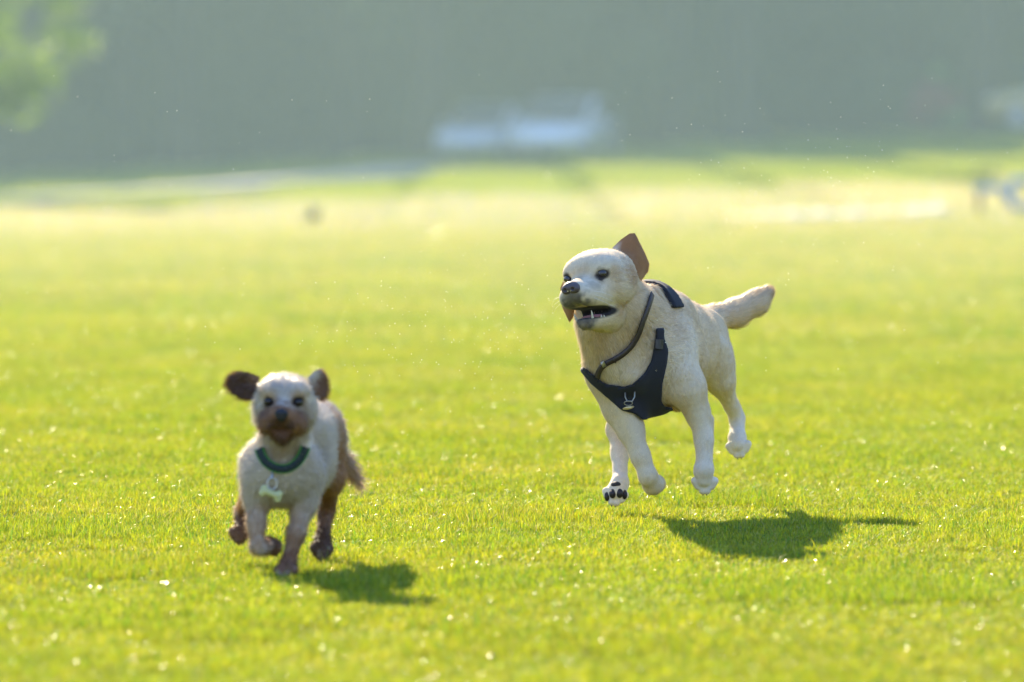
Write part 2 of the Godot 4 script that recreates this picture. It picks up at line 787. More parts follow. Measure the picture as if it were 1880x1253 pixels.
func make_wood() -> void:
	var leaf := StandardMaterial3D.new()
	leaf.vertex_color_use_as_albedo = true
	leaf.roughness = 0.6
	leaf.backlight_enabled = true
	leaf.backlight = Color(0.7, 0.8, 0.4)
	var bark := matte(Color(0.10, 0.075, 0.055), 0.9)
	var bark_noise := NoiseTexture2D.new()
	var bn := FastNoiseLite.new()
	bn.frequency = 0.05
	bark_noise.noise = bn
	bark_noise.width = 256
	bark_noise.height = 256
	bark_noise.seamless = true
	bark.albedo_texture = bark_noise
	bark.uv1_triplanar = true
	bark.uv1_scale = Vector3(2, 0.5, 2)
	var crowns := []
	var trunks := []
	for k in 4:
		var r := RandomNumberGenerator.new()
		r.seed = 40 + k
		var lobes := []
		var limbs := SurfaceTool.new()
		limbs.begin(Mesh.PRIMITIVE_TRIANGLES)
		limbs.append_from(tube([Vector3(0, -0.4, 0), Vector3(0.1, 1.5, 0.05), Vector3(-0.1, 5.0, 0.1), Vector3(0.2, 10.0, -0.1), Vector3(0.1, 15.0, 0)], [0.42, 0.33, 0.27, 0.19, 0.06], 9), 0, Transform3D())
		for i in 15:
			var y := 2.6 + i * 0.95
			var a := r.randf() * TAU
			var far := r.randf_range(1.6, 3.4) * (1.15 - 0.5 * i / 15.0)
			var at := Vector3(cos(a) * far, y + r.randf_range(0.2, 1.0), sin(a) * far)
			limbs.append_from(tube([Vector3(0, y - 0.8, 0), at * Vector3(0.5, 0, 0.5) + Vector3(0, y - 0.1, 0), at], [0.11, 0.07, 0.02], 5), 0, Transform3D())
			lobes.append([at, r.randf_range(1.3, 2.1)])
		lobes.append([Vector3(0, 16.0, 0), 1.6])
		var tint: Color = [Color(0.03, 0.05, 0.025), Color(0.055, 0.10, 0.03), Color(0.035, 0.06, 0.03), Color(0.09, 0.10, 0.035)][k]
		crowns.append(leaf_cloud(lobes, 15000, 0.17, tint, 60 + k))
		trunks.append(limbs.commit())
	var spots := []
	var words := ["far left behind the pale green tree", "left behind the end of the paved path", "behind the bend of the paved path", "behind the middle of the path", "left of the grey cars", "just behind the small grey car", "just behind the silver car", "right of the silver car", "right of centre with nothing before it", "left of the reddish shrub", "behind the reddish shrub", "at the far right behind the tan car"]
	for i in 12:
		var x := -14.5 + i * 2.55
		spots.append([Vector3(x + sin(i * 3.7) * 0.6, 0, -128.0 - absf(sin(i * 1.9)) * 5.0), i])
	for s in spots:
		var i: int = s[1]
		var p: Vector3 = s[0]
		p.y = turf_height(p.x, p.z)
		var t := thing("woodland_tree" if i == 0 else "woodland_tree_%03d" % i, p, i * 1.3)
		part("trunk", trunks[i % 4], bark, t)
		part("crown", crowns[i % 4], leaf, t)
		t.scale = Vector3.ONE * ((1.1 if i < 3 else 1.32) + 0.1 * sin(i * 2.3))
		tag(t, "tall dark leafy tree in the shaded wood, " + words[i], "tree", "trees of the wood")
	# the mass of the wood behind and to both sides, and the scrub at its foot
	var back := thing("woodland", Vector3.ZERO)
	tag(back, "hazy dark mass of the wood behind the front trees", "wood", "", "stuff")
	for k in 4:
		var mm := MultiMesh.new()
		mm.transform_format = MultiMesh.TRANSFORM_3D
		mm.mesh = crowns[k]
		var places := []
		for i in 46:
			var x := rng.randf_range(-75.0, 75.0)
			var z := rng.randf_range(-165.0, -138.0)
			if absf(x) > 17.0:
				z = rng.randf_range(-160.0, -129.0)
			var b := Basis(Vector3.UP, rng.randf() * TAU).scaled(Vector3.ONE * rng.randf_range(0.95, 1.25))
			places.append(Transform3D(b, Vector3(x, turf_height(x, z) - 0.8, z)))
		mm.instance_count = places.size()
		for i in places.size():
			mm.set_instance_transform(i, places[i])
		var o := MultiMeshInstance3D.new()
		o.name = "crowns"
		o.multimesh = mm
		o.material_override = leaf
		o.set_meta("kind", "stuff")
		back.add_child(o, true)
	var lobes2 := []
	for i in 10:
		lobes2.append([Vector3(rng.randf_range(-1.6, 1.6), rng.randf_range(0.2, 2.0), rng.randf_range(-0.9, 0.9)), rng.randf_range(0.6, 1.0)])
	var scrub_mesh := leaf_cloud(lobes2, 5200, 0.11, Color(0.045, 0.07, 0.03), 90)
	var sm := MultiMesh.new()
	sm.transform_format = MultiMesh.TRANSFORM_3D
	sm.mesh = scrub_mesh
	sm.instance_count = 190
	for i in 190:
		var x := rng.randf_range(-42.0, 42.0)
		var z := rng.randf_range(-158.0, -131.0)
		var b := Basis(Vector3.UP, rng.randf() * TAU).scaled(Vector3.ONE * rng.randf_range(0.9, 1.8))
		sm.set_instance_transform(i, Transform3D(b, Vector3(x, turf_height(x, z), z)))
	var so := MultiMeshInstance3D.new()
	so.name = "undergrowth"
	so.multimesh = sm
	so.material_override = leaf
	add_child(so)
	tag(so, "dark undergrowth filling the foot of the wood", "undergrowth", "", "stuff")
	# the lighter tree at the left edge
	var lime := thing("pale_green_tree", Vector3(-7.35, turf_height(-7.35, -76.0), -76.0))
	var ll := []
	for i in 18:
		var a := i * 2.4
		ll.append([Vector3(cos(a) * rng.randf_range(0.3, 1.25), 1.7 + i * 0.30, sin(a) * rng.randf_range(0.3, 1.2)), rng.randf_range(0.45, 0.75)])
	ll.append([Vector3(1.45, 2.25, 0.3), 0.45])
	ll.append([Vector3(1.35, 2.9, 0.0), 0.5])
	ll.append([Vector3(0.95, 1.75, 0.5), 0.4])
	ll.append([Vector3(0.65, 1.55, 0.5), 0.35])
	part("trunk", tube([Vector3(0, -0.3, 0), Vector3(0.1, 1.5, 0), Vector3(-0.1, 4.0, 0.1), Vector3(0.1, 8.0, 0)], [0.2, 0.16, 0.12, 0.03], 8), bark, lime)
	var young: StandardMaterial3D = leaf.duplicate()
	young.backlight = Color(1.0, 1.0, 0.6)
	part("crown", leaf_cloud(ll, 5200, 0.085, Color(0.20, 0.30, 0.05), 77), young, lime)
	tag(lime, "light green leafy tree at the upper left edge, in front of the dark wood", "tree")


# ---------------------------------------------------------------- far things: cars, bench, shrubs

func make_car(called: String, paint_color: Color, at: Vector3, turn: float) -> Node3D:
	var t := thing(called, at, turn)
	var body := matte(paint_color, 0.3)
	body.metallic = 0.2
	body.clearcoat_enabled = true
	body.clearcoat_roughness = 0.08
	var glass := matte(Color(0.03, 0.035, 0.04), 0.06)
	var black := matte(Color(0.02, 0.02, 0.02), 0.7)
	# side outline of lower body, swept across with rounded shoulders; x forward
	var low := [Vector2(-2.1, 0.28), Vector2(-2.15, 0.6), Vector2(-2.05, 0.9), Vector2(-1.2, 0.95), Vector2(0.75, 0.93), Vector2(1.7, 0.82), Vector2(2.05, 0.66), Vector2(2.1, 0.3)]
	part("body", extrude(low, 0.88, 0.10), body, t)
	var cab := [Vector2(-1.85, 0.9), Vector2(-1.45, 1.36), Vector2(-0.7, 1.46), Vector2(0.05, 1.43), Vector2(0.95, 0.9)]
	part("cabin", extrude(cab, 0.74, 0.16), body, t)
	var wind := [Vector2(0.10, 1.40), Vector2(0.16, 1.40), Vector2(0.97, 0.95), Vector2(0.90, 0.93)]
	part("windscreen", extrude(wind, 0.66, 0.02), glass, t)
	var rear := [Vector2(-1.80, 0.97), Vector2(-1.88, 0.98), Vector2(-1.50, 1.36), Vector2(-1.44, 1.34)]
	part("rear_window", extrude(rear, 0.62, 0.02), glass, t)
	for s in [-1.0, 1.0]:
		var sidew := [Vector2(-1.5, 0.97), Vector2(-1.28, 1.30), Vector2(-0.65, 1.38), Vector2(0.0, 1.35), Vector2(0.62, 0.97)]
		var w := part("side_window", extrude(sidew, 0.012, 0.004), glass, t)
		w.position.z = 0.735 * s
		for x in [-1.32, 1.32]:
			var wheel := part("wheel", ring(0.31, 0.20), black, t)
			wheel.position = Vector3(x, 0.31, 0.80 * s)
			part("rim", ring(0.19, 0.212), matte(Color(0.5, 0.5, 0.52), 0.35), wheel)
		var lamp := part("headlight", ball(Vector3(2.02, 0.68, 0.62 * s), Vector3(0.08, 0.08, 0.17), Basis.IDENTITY, 8), matte(Color(0.7, 0.72, 0.75), 0.15), t)
		lamp.set_meta("label", "clear rounded headlight")
		part("tail_light", ball(Vector3(-2.1, 0.75, 0.66 * s), Vector3(0.06, 0.09, 0.14), Basis.IDENTITY, 8), matte(Color(0.25, 0.02, 0.02), 0.2), t)
		part("mirror", ball(Vector3(0.62, 0.98, 0.95 * s), Vector3(0.06, 0.07, 0.11), Basis.IDENTITY, 6), body, t)
	return t


func extrude(outline: Array, half: float, soft: float) -> ArrayMesh:
	var st := SurfaceTool.new()
	st.begin(Mesh.PRIMITIVE_TRIANGLES)
	var m := outline.size()
	var mid := Vector2.ZERO
	for p in outline:
		mid += p
	mid /= m
	var zs := [-half, -half + soft, half - soft, half]
	var ks := [1.0 - soft * 0.6, 1.0, 1.0, 1.0 - soft * 0.6]
	for i in 3:
		for k in m:
			var l := (k + 1) % m
			var q := []
			for e in [[i, k], [i, l], [i + 1, l], [i + 1, k]]:
				var p: Vector2 = mid.lerp(outline[e[1]], ks[e[0]])
				q.append(Vector3(p.x, p.y, zs[e[0]]))
			for p in [q[0], q[1], q[2], q[0], q[2], q[3]]:
				st.add_vertex(p)
	for e in [0, 3]:
		for k in m:
			var l := (k + 1) % m
			var a: Vector2 = mid.lerp(outline[k], ks[e])
			var b: Vector2 = mid.lerp(outline[l], ks[e])
			var tri := [Vector3(mid.x, mid.y, zs[e]), Vector3(a.x, a.y, zs[e]), Vector3(b.x, b.y, zs[e])]
			if e == 0:
				tri.reverse()
			for p in tri:
				st.add_vertex(p)
	st.generate_normals()
	return st.commit()


func ring(r: float, wide: float) -> ArrayMesh:
	var st := SurfaceTool.new()
	var c := CylinderMesh.new()
	c.top_radius = r
	c.bottom_radius = r
	c.height = wide
	c.radial_segments = 20
	st.append_from(c, 0, Transform3D(Basis(Vector3.RIGHT, PI / 2), Vector3.ZERO))
	return st.commit()


func make_far_things() -> void:
	var a := Vector3(1.05, 0, -114.0)
	a.y = turf_height(a.x, a.z)
	var car := make_car("parked_car", Color(0.60, 0.64, 0.68), a, PI * 1.43)
	car.scale = Vector3.ONE * 0.88
	tag(car, "silver car parked in front of the trees, the taller and brighter of the two", "car", "parked cars")
	var b := Vector3(-0.55, turf_height(-0.55, -119.5), -119.5)
	car = make_car("parked_car_001", Color(0.46, 0.50, 0.55), b, PI * 1.42)
	car.scale = Vector3.ONE * 0.8
	tag(car, "blue grey car parked left of the silver car, low and half hidden", "car", "parked cars")
	var c := Vector3(12.7, turf_height(12.7, -126.0), -126.0)
	car = make_car("parked_car_002", Color(0.52, 0.38, 0.14), c, PI * 0.9)
	tag(car, "tan yellow car at the right edge under the trees", "car", "parked cars")
	var leaf := StandardMaterial3D.new()
	leaf.vertex_color_use_as_albedo = true
	leaf.roughness = 0.6
	leaf.backlight_enabled = true
	leaf.backlight = Color(0.7, 0.7, 0.4)
	var bark := matte(Color(0.10, 0.075, 0.055), 0.9)
	var s := thing("reddish_shrub", Vector3(9.2, turf_height(9.2, -124.0), -124.0))
	part("foliage", leaf_cloud([[Vector3(-0.1, 0.95, 0), 0.42], [Vector3(0.25, 0.8, 0), 0.36], [Vector3(-0.3, 0.6, 0), 0.35]], 1800, 0.05, Color(0.30, 0.08, 0.09), 5), leaf, s)
	part("shoots", leaf_cloud([[Vector3(0.1, 1.45, 0.05), 0.2], [Vector3(0.45, 0.45, 0.1), 0.25]], 500, 0.05, Color(0.16, 0.30, 0.06), 6), leaf, s)
	for k in 4:
		part("stem", tube([Vector3(0, -0.1, 0), Vector3(-0.15 + k * 0.1, 0.5, 0.05), Vector3(-0.3 + k * 0.2, 1.1, 0)], [0.025, 0.018, 0.006], 5), bark, s)
	tag(s, "dull reddish shrub with green shoots below the trees on the right", "shrub")
	var g := thing("low_bush", Vector3(6.05, turf_height(6.05, -72.0), -72.0))
	part("foliage", leaf_cloud([[Vector3(-0.14, 0.06, 0), 0.09], [Vector3(0.04, 0.08, 0), 0.10], [Vector3(0.18, 0.05, 0), 0.07]], 420, 0.03, Color(0.09, 0.15, 0.035), 8), leaf, g)
	part("stem", tube([Vector3(0, -0.05, 0), Vector3(0.02, 0.18, 0)], [0.012, 0.006], 5), bark, g)
	tag(g, "small dark green bush on the sunlit rise at the right", "bush")
	var tf := thing("grass_tuft", Vector3(-1.94, turf_height(-1.94, -55.5), -55.5))
	part("blades", leaf_cloud([[Vector3(0, 0.06, 0), 0.07], [Vector3(0.01, 0.12, 0), 0.045]], 260, 0.03, Color(0.42, 0.35, 0.17), 9), leaf, tf)
	tag(tf, "small brownish tuft standing alone far out on the lawn", "tuft")
	# low blue frame with a wooden post at the right edge
	var blue := matte(Color(0.12, 0.27, 0.50), 0.4)
	var wood := matte(Color(0.26, 0.19, 0.12), 0.8)
	var bz := -54.5
	var fr := thing("low_bench", Vector3(4.78, turf_height(4.78, bz), bz))
	part("post", tube([Vector3(-0.30, -0.03, 0), Vector3(-0.30, 0.25, 0)], [0.032, 0.03], 10), wood, fr)
	part("rail", tube([Vector3(-0.34, 0.25, 0), Vector3(-0.1, 0.255, 0), Vector3(-0.05, 0.2, 0), Vector3(0.0, 0.1, 0), Vector3(0.06, 0.075, 0), Vector3(0.5, 0.07, 0)], [0.034, 0.034], 9), blue, fr)
	part("rail", tube([Vector3(0.0, 0.31, -0.05), Vector3(0.10, 0.33, -0.05), Vector3(0.5, 0.33, -0.05)], [0.034, 0.034], 9), blue, fr)
	part("leg", tube([Vector3(0.02, 0.31, -0.05), Vector3(0.0, 0.09, -0.02)], [0.032, 0.032], 9), blue, fr)
	part("post", tube([Vector3(0.46, -0.03, 0), Vector3(0.46, 0.33, -0.03)], [0.032, 0.03], 10), wood, fr)
	tag(fr, "low blue tubular bench frame with a brown post at the right edge", "bench")
	# pale dry ridge of turf left of the bench
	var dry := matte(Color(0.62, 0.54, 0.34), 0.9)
	var v := PackedVector3Array()
	var ix := PackedInt32Array()
	var n := 40
	for i in n + 1:
		var t := float(i) / n
		var x := lerpf(1.2, 4.25, t)
		var hump := smoothstep(0.0, 0.5, t) * (0.10 + 0.06 * smoothstep(0.8, 0.93, t)) * (1.0 - smoothstep(0.93, 1.0, t)) * (0.85 + 0.15 * sin(i * 1.7))
		for k in 9:
			var a2 := PI * k / 8.0
			var z := -54.0 - cos(a2) * 3.2 * hump
			v.append(Vector3(x, turf_height(x, z) + sin(a2) * hump - 0.01, z))
	for i in n:
		for k in 8:
			var q := i * 9 + k
			ix.append_array(PackedInt32Array([q, q + 10, q + 9, q, q + 1, q + 10]))
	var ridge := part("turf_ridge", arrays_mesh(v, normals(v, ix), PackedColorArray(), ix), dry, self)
	tag(ridge, "pale dry ridge of turf glowing in the sun left of the bench", "ridge", "", "structure")


# ---------------------------------------------------------------- dogs

func make_coats() -> void:
	coat = StandardMaterial3D.new()
	coat.vertex_color_use_as_albedo = true
	coat.roughness = 0.75
	coat.metallic_specular = 0.3
	coat.rim_enabled = true
	coat.rim = 0.15
	coat.rim_tint = 0.4
	hair = StandardMaterial3D.new()
	hair.vertex_color_use_as_albedo = true
	hair.roughness = 0.42
	hair.metallic_specular = 0.65
	hair.rim_enabled = true
	hair.rim = 0.15
	hair.rim_tint = 0.4
	hair.backlight_enabled = true
	hair.backlight = Color(1.0, 1.0, 1.0)


func toes(at: Vector3, down: Vector3, side: Vector3, r: float, k := 0.006, fur := 0.004) -> Array:
	var out := []
	var front := side.cross(down).normalized()
	for i in 4:
		var s := (i - 1.5)
		var near := 1.0 if absf(s) < 1.0 else 0.0
		var a := at + side * s * r * 1.42
		var b := a + down * r * (1.2 + near * 1.0) - side * s * r * 0.42 + front * r * 0.25
		out.append(bone(a, r * 0.95, b, r * 0.85, k, fur))
	return out


func claws(g: Array, parent: Node, look: Material, r: float) -> void:
	for p in g:
		var d: Vector3 = (p.b - p.a).normalized()
		part("claw", tube([p.b + d * p.rb * 0.6, p.b + d * (p.rb * 0.95 + r), p.b + d * (p.rb * 1.0 + r * 1.7)], [r, r * 0.75, r * 0.15], 6), look, parent)


func inside_outline(p: Vector2, poly: PackedVector2Array) -> float:
	var d := 9.0
	var inside := false
	var m := poly.size()
	var j := m - 1
	for i in m:
		var a := poly[i]
		var b := poly[j]
		var e := b - a
		var w := p - a
		var t := clampf(w.dot(e) / e.length_squared(), 0.0, 1.0)
		d = minf(d, (w - e * t).length())
		if (a.y > p.y) != (b.y > p.y) and p.x < (b.x - a.x) * (p.y - a.y) / (b.y - a.y) + a.x:
			inside = not inside
		j = i
	return -d if inside else d


# A garment: the body's own surface pushed out by "off", kept where region < 0.
func garment(g: Dictionary, off: float, region: Callable) -> ArrayMesh:
	var f: PackedFloat32Array = g.f
	var h := PackedFloat32Array()
	h.resize(f.size())
	h.fill(9.0)
	var size: Vector3i = g.n
	var org: Vector3 = g.org
	var cell: float = g.cell
	var j := 0
	for iz in size.z:
		for iy in size.y:
			for ix in size.x:
				if absf(f[j]) < 0.035:
					var r: float = region.call(org + Vector3(ix, iy, iz) * cell)
					h[j] = maxf(maxf(f[j] - off, r), -f[j] - 0.008)
				j += 1
	var ids := PackedByteArray()
	ids.resize(f.size())
	var out := nets({"f": h, "ids": ids, "n": size, "org": org, "cell": cell}, [{"flow": Vector3.UP, "fur": 0.0}])
	return arrays_mesh(out.v, out.n, PackedColorArray(), out.ix)


# The front of a body at x, y: the point where a line from the front first meets it, and which way it faces there.
func front_of(g: Dictionary, at: Vector3, off: float) -> Array:
	var f: PackedFloat32Array = g.f
	var size: Vector3i = g.n
	var cell: float = g.cell
	var q: Vector3 = (at - g.org) / cell
	var ix := clampi(int(q.x), 1, size.x - 3)
	var iy := clampi(int(q.y), 1, size.y - 3)
	var u := q.x - ix
	var w := q.y - iy
	var last := 9.0
	for iz in range(size.z - 2, 1, -1):
		var j := (iz * size.y + iy) * size.x + ix
		var v := lerpf(lerpf(f[j], f[j + 1], u), lerpf(f[j + size.x], f[j + size.x + 1], u), w) - off
		if v < 0.0:
			var z := iz + (v / (v - last) if last < 1.0 else 0.0)
			var n := Vector3(f[j + 1] - f[j - 1], f[j + size.x] - f[j - size.x], f[j + size.x * size.y] - f[j - size.x * size.y]).normalized()
			return [Vector3(at.x, at.y, g.org.z + z * cell), n]
		last = v
	return [at, Vector3.BACK]


func strap_on(g: Dictionary, marks: Array, off: float, half: float, thick: float) -> ArrayMesh:
	var pts := []
	var out := []
	for i in marks.size() - 1:
		for k in 3:
			var hit := front_of(g, marks[i].lerp(marks[i + 1], k / 3.0), off)
			pts.append(hit[0])
			out.append(hit[1])
	for again in 2:
		var soft := pts.duplicate()
		for i in range(1, pts.size() - 1):
			soft[i] = (pts[i - 1] + pts[i] * 2.0 + pts[i + 1]) / 4.0
		pts = soft
	return band(pts, out, half, thick)


func never(_p: Vector3) -> bool:
	return false


func make_labrador() -> void:
	var dog := thing("labrador", LAB_AT)
	tag(dog, "large pale cream dog in a black harness leaping on the right, ear flipped up", "dog")
	var cream := Color(0.74, 0.60, 0.39)
	var white := Color(0.84, 0.72, 0.53)
	var gold := Color(0.52, 0.34, 0.17)
	var brown := Color(0.34, 0.17, 0.075)
	var dark := Color(0.035, 0.03, 0.03)
	var grey := Color(0.055, 0.05, 0.05)

	# trunk and legs
	var b := []
	var paws := []
	b.append(bone(Vector3(-0.158, 0.575, 0.170), 0.078, Vector3(-0.098, 0.456, 0.040), 0.105, 0.05, 0.018))
	b.append(bone(Vector3(-0.103, 0.573, 0.120), 0.072, Vector3(-0.043, 0.512, 0.000), 0.088, 0.05, 0.018))
	b.append(bone(Vector3(-0.192, 0.519, 0.200), 0.042, Vector3(-0.157, 0.438, 0.130), 0.058, 0.04, 0.018))
	b.append(bone(Vector3(-0.104, 0.411, 0.060), 0.098, Vector3(-0.057, 0.368, 0.000), 0.098, 0.05, 0.014))
	b.append(bone(Vector3(-0.046, 0.454, 0.000), 0.126, Vector3(0.025, 0.442, -0.280), 0.116, 0.05))
	b.append(bone(Vector3(-0.028, 0.542, -0.030), 0.078, Vector3(0.062, 0.493, -0.320), 0.066, 0.05))
	b.append(bone(Vector3(0.025, 0.435, -0.280), 0.108, Vector3(0.091, 0.433, -0.500), 0.088, 0.05))
	b.append(bone(Vector3(0.073, 0.481, -0.400), 0.072, Vector3(0.114, 0.477, -0.580), 0.062, 0.05))
	# image-right foreleg
	b.append(bone(Vector3(0.011, 0.469, 0.020), 0.058, Vector3(0.059, 0.350, 0.070), 0.046, 0.04, 0.009))
	b.append(bone(Vector3(0.059, 0.353, 0.060), 0.046, Vector3(0.087, 0.284, 0.050), 0.031, 0.03, 0.008))
	b.append(bone(Vector3(0.087, 0.291, 0.050), 0.030, Vector3(0.103, 0.216, 0.065), 0.0225, 0.02, 0.007))
	b.append(bone(Vector3(0.103, 0.216, 0.065), 0.0225, Vector3(0.104, 0.139, 0.080), 0.0225, 0.02, 0.007))
	b.append(bone(Vector3(0.103, 0.137, 0.082), 0.025, Vector3(0.103, 0.113, 0.075), 0.023, 0.012, 0.005))
	var toes_a := toes(Vector3(0.105, 0.108, 0.075), Vector3(0.02, -1, 0.05).normalized(), Vector3(1, 0, 0), 0.0118, 0.003, 0.003)
	paws.append([b[-1]] + toes_a)
	b.append(bone(Vector3(0.071, 0.341, 0.095), 0.020, Vector3(0.094, 0.242, 0.078), 0.010, 0.018, 0.006))
	b.append(bone(Vector3(0.120, 0.269, 0.030), 0.012, Vector3(0.119, 0.162, 0.045), 0.009, 0.012, 0.009))
	b.append(bone(Vector3(0.089, 0.145, 0.085), 0.012, Vector3(0.086, 0.131, 0.085), 0.011, 0.008, 0.005))
	# image-left foreleg, wrist folded
	b.append(bone(Vector3(-0.148, 0.386, 0.080), 0.052, Vector3(-0.116, 0.299, 0.070), 0.044, 0.04, 0.009))
	b.append(bone(Vector3(-0.113, 0.299, 0.070), 0.044, Vector3(-0.090, 0.243, 0.090), 0.034, 0.03, 0.008))
	b.append(bone(Vector3(-0.092, 0.247, 0.090), 0.034, Vector3(-0.065, 0.176, 0.120), 0.0235, 0.02, 0.007))
	b.append(bone(Vector3(-0.065, 0.176, 0.120), 0.0235, Vector3(-0.046, 0.128, 0.130), 0.0235, 0.02, 0.007))
	b.append(bone(Vector3(-0.046, 0.123, 0.130), 0.0245, Vector3(-0.032, 0.101, 0.100), 0.026, 0.012, 0.006))
	b.append(bone(Vector3(-0.032, 0.101, 0.100), 0.026, Vector3(-0.018, 0.099, 0.050), 0.022, 0.012, 0.008))
	b.append(bone(Vector3(-0.023, 0.114, 0.085), 0.012, Vector3(-0.014, 0.107, 0.060), 0.010, 0.008, 0.010))
	b.append(bone(Vector3(-0.107, 0.299, 0.115), 0.020, Vector3(-0.077, 0.209, 0.125), 0.010, 0.018, 0.006))
	b.append(bone(Vector3(-0.060, 0.134, 0.135), 0.011, Vector3(-0.051, 0.111, 0.135), 0.012, 0.008, 0.005))
	# image-right hind leg
	b.append(bone(Vector3(0.111, 0.466, -0.480), 0.076, Vector3(0.144, 0.396, -0.400), 0.057, 0.02, 0.010))
	b.append(bone(Vector3(0.139, 0.403, -0.440), 0.056, Vector3(0.165, 0.345, -0.410), 0.037, 0.03, 0.009))
	b.append(bone(Vector3(0.164, 0.348, -0.410), 0.034, Vector3(0.195, 0.279, -0.460), 0.0195, 0.02, 0.008))
	b.append(bone(Vector3(0.195, 0.279, -0.460), 0.0195, Vector3(0.211, 0.243, -0.490), 0.0205, 0.012, 0.007))
	b.append(bone(Vector3(0.213, 0.243, -0.490), 0.0205, Vector3(0.212, 0.190, -0.460), 0.021, 0.012, 0.006))
	b.append(bone(Vector3(0.211, 0.190, -0.455), 0.025, Vector3(0.212, 0.172, -0.440), 0.025, 0.012, 0.006))
	var toes_c := toes(Vector3(0.214, 0.172, -0.435), Vector3(0.06, -0.95, 0.28).normalized(), Vector3(0.97, 0.12, 0.1).normalized(), 0.0118, 0.003, 0.003)
	paws.append([b[-1]] + toes_c)
	b.append(bone(Vector3(0.210, 0.292, -0.500), 0.007, Vector3(0.226, 0.247, -0.525), 0.010, 0.010, 0.006))
	b.append(bone(Vector3(0.155, 0.438, -0.370), 0.030, Vector3(0.173, 0.349, -0.390), 0.018, 0.025, 0.008))
	# image-left hind leg swung forward, sole to the front
	b.append(bone(Vector3(0.030, 0.435, -0.460), 0.075, Vector3(-0.074, 0.322, -0.200), 0.052, 0.04, 0.010))
	b.append(bone(Vector3(-0.082, 0.326, -0.200), 0.050, Vector3(-0.122, 0.226, -0.220), 0.026, 0.03, 0.008))
	b.append(bone(Vector3(-0.122, 0.231, -0.220), 0.025, Vector3(-0.114, 0.163, -0.170), 0.021, 0.02, 0.007))
	b.append(bone(Vector3(-0.114, 0.167, -0.170), 0.021, Vector3(-0.114, 0.094, -0.110), 0.0205, 0.02, 0.007))
	b.append(bone(Vector3(-0.115, 0.090, -0.100), 0.025, Vector3(-0.126, 0.066, -0.090), 0.028, 0.012, 0.005))
	var toes_d := toes(Vector3(-0.127, 0.065, -0.085), Vector3(-0.15, -0.85, 0.5).normalized(), Vector3(0.97, -0.2, 0.1).normalized(), 0.0118, 0.003, 0.003)
	paws.append([b[-1]] + toes_d)
	var paw_grid := field(paws[-1], 0.003)
	# tail
	b.append(bone(Vector3(0.111, 0.490, -0.560), 0.040, Vector3(0.154, 0.513, -0.600), 0.031, 0.03, 0.020))
	b.append(bone(Vector3(0.154, 0.513, -0.600), 0.031, Vector3(0.211, 0.524, -0.620), 0.036, 0.02, 0.020))
	b.append(bone(Vector3(0.211, 0.524, -0.620), 0.036, Vector3(0.269, 0.552, -0.640), 0.032, 0.02, 0.020))
	b.append(bone(Vector3(0.269, 0.552, -0.640), 0.032, Vector3(0.298, 0.577, -0.650), 0.022, 0.02, 0.018))
	# belly tuft
	b.append(bone(Vector3(0.025, 0.312, -0.100), 0.022, Vector3(0.039, 0.295, -0.020), 0.010, 0.03, 0.014))
	# muscle relief: ruff of the neck, ribs, shoulder blade, thigh
	b.append(bone(Vector3(-0.036, 0.593, 0.060), 0.030, Vector3(-0.035, 0.458, 0.090), 0.030, 0.016, 0.018))
	b.append(bone(Vector3(-0.035, 0.458, 0.090), 0.030, Vector3(-0.089, 0.389, 0.140), 0.030, 0.02, 0.016))
	b.append(bone(Vector3(0.026, 0.512, 0.020), 0.034, Vector3(0.044, 0.386, 0.085), 0.030, 0.016, 0.010))
	for i in 4:
		b.append(bone(Vector3(0.025, 0.566, -0.080) + Vector3(0.014, -0.012, -0.055) * i, 0.020, Vector3(0.071, 0.451, -0.060) + Vector3(0.012, -0.012, -0.05) * i, 0.020, 0.014, 0.009))
	b.append(bone(Vector3(0.029, 0.544, -0.100), 0.050, Vector3(0.064, 0.421, -0.100), 0.055, 0.03))
	b.append(bone(Vector3(0.069, 0.516, -0.260), 0.040, Vector3(0.089, 0.414, -0.250), 0.045, 0.025))
	var grid := field(b, 0.006)
	var body := nets(grid, b)

	# head, in its own axes: x to the image right, y up, z to the nose
	var yaw := deg_to_rad(31.0)
	var hb := Basis(Vector3(cos(yaw), 0, sin(yaw)), Vector3.UP, Vector3(-sin(yaw), 0, cos(yaw)))
	hb = hb * Basis(Vector3.BACK, deg_to_rad(9.0)) * Basis(Vector3.RIGHT, deg_to_rad(-1.0))
	var hc := Vector3(-0.177, 0.656, 0.230)
	var hp := func(x: float, y: float, z: float) -> Vector3: return hc + hb * Vector3(x, y, z)
	var h := []
	h.append(egg(hp.call(0, 0.004, -0.02), Vector3(0.079, 0.062, 0.087), hb, 0.02, 0.008))
	h.append(egg(hp.call(0, 0.014, 0.032), Vector3(0.054, 0.042, 0.046), hb, 0.03, 0.006))
	for s in [-1.0, 1.0]:
		h.append(egg(hp.call(0.042 * s, 0.012, 0.042), Vector3(0.031, 0.024, 0.031), hb, 0.036, 0.006))
		h.append(egg(hp.call(0.056 * s, -0.035, -0.005), Vector3(0.034, 0.050, 0.058), hb, 0.03, 0.013))
		h.append(egg(hp.call(0.028 * s, -0.056, 0.110), Vector3(0.027, 0.030, 0.036), hb, 0.016, 0.003))
		h.append(egg(hp.call(0.034 * s, -0.052, 0.065), Vector3(0.029, 0.037, 0.046), hb, 0.02, 0.004))
	h.append(bone(hp.call(0, -0.036, 0.068), 0.038, hp.call(0, -0.044, 0.126), 0.030, 0.018, 0.003, {"flow": hb * Vector3(0, 0.1, -1)}))
	# lower jaw and throat
	h.append(bone(hp.call(0, -0.122, 0.098), 0.0215, hp.call(0, -0.100, 0.0), 0.046, 0.014, 0.010))
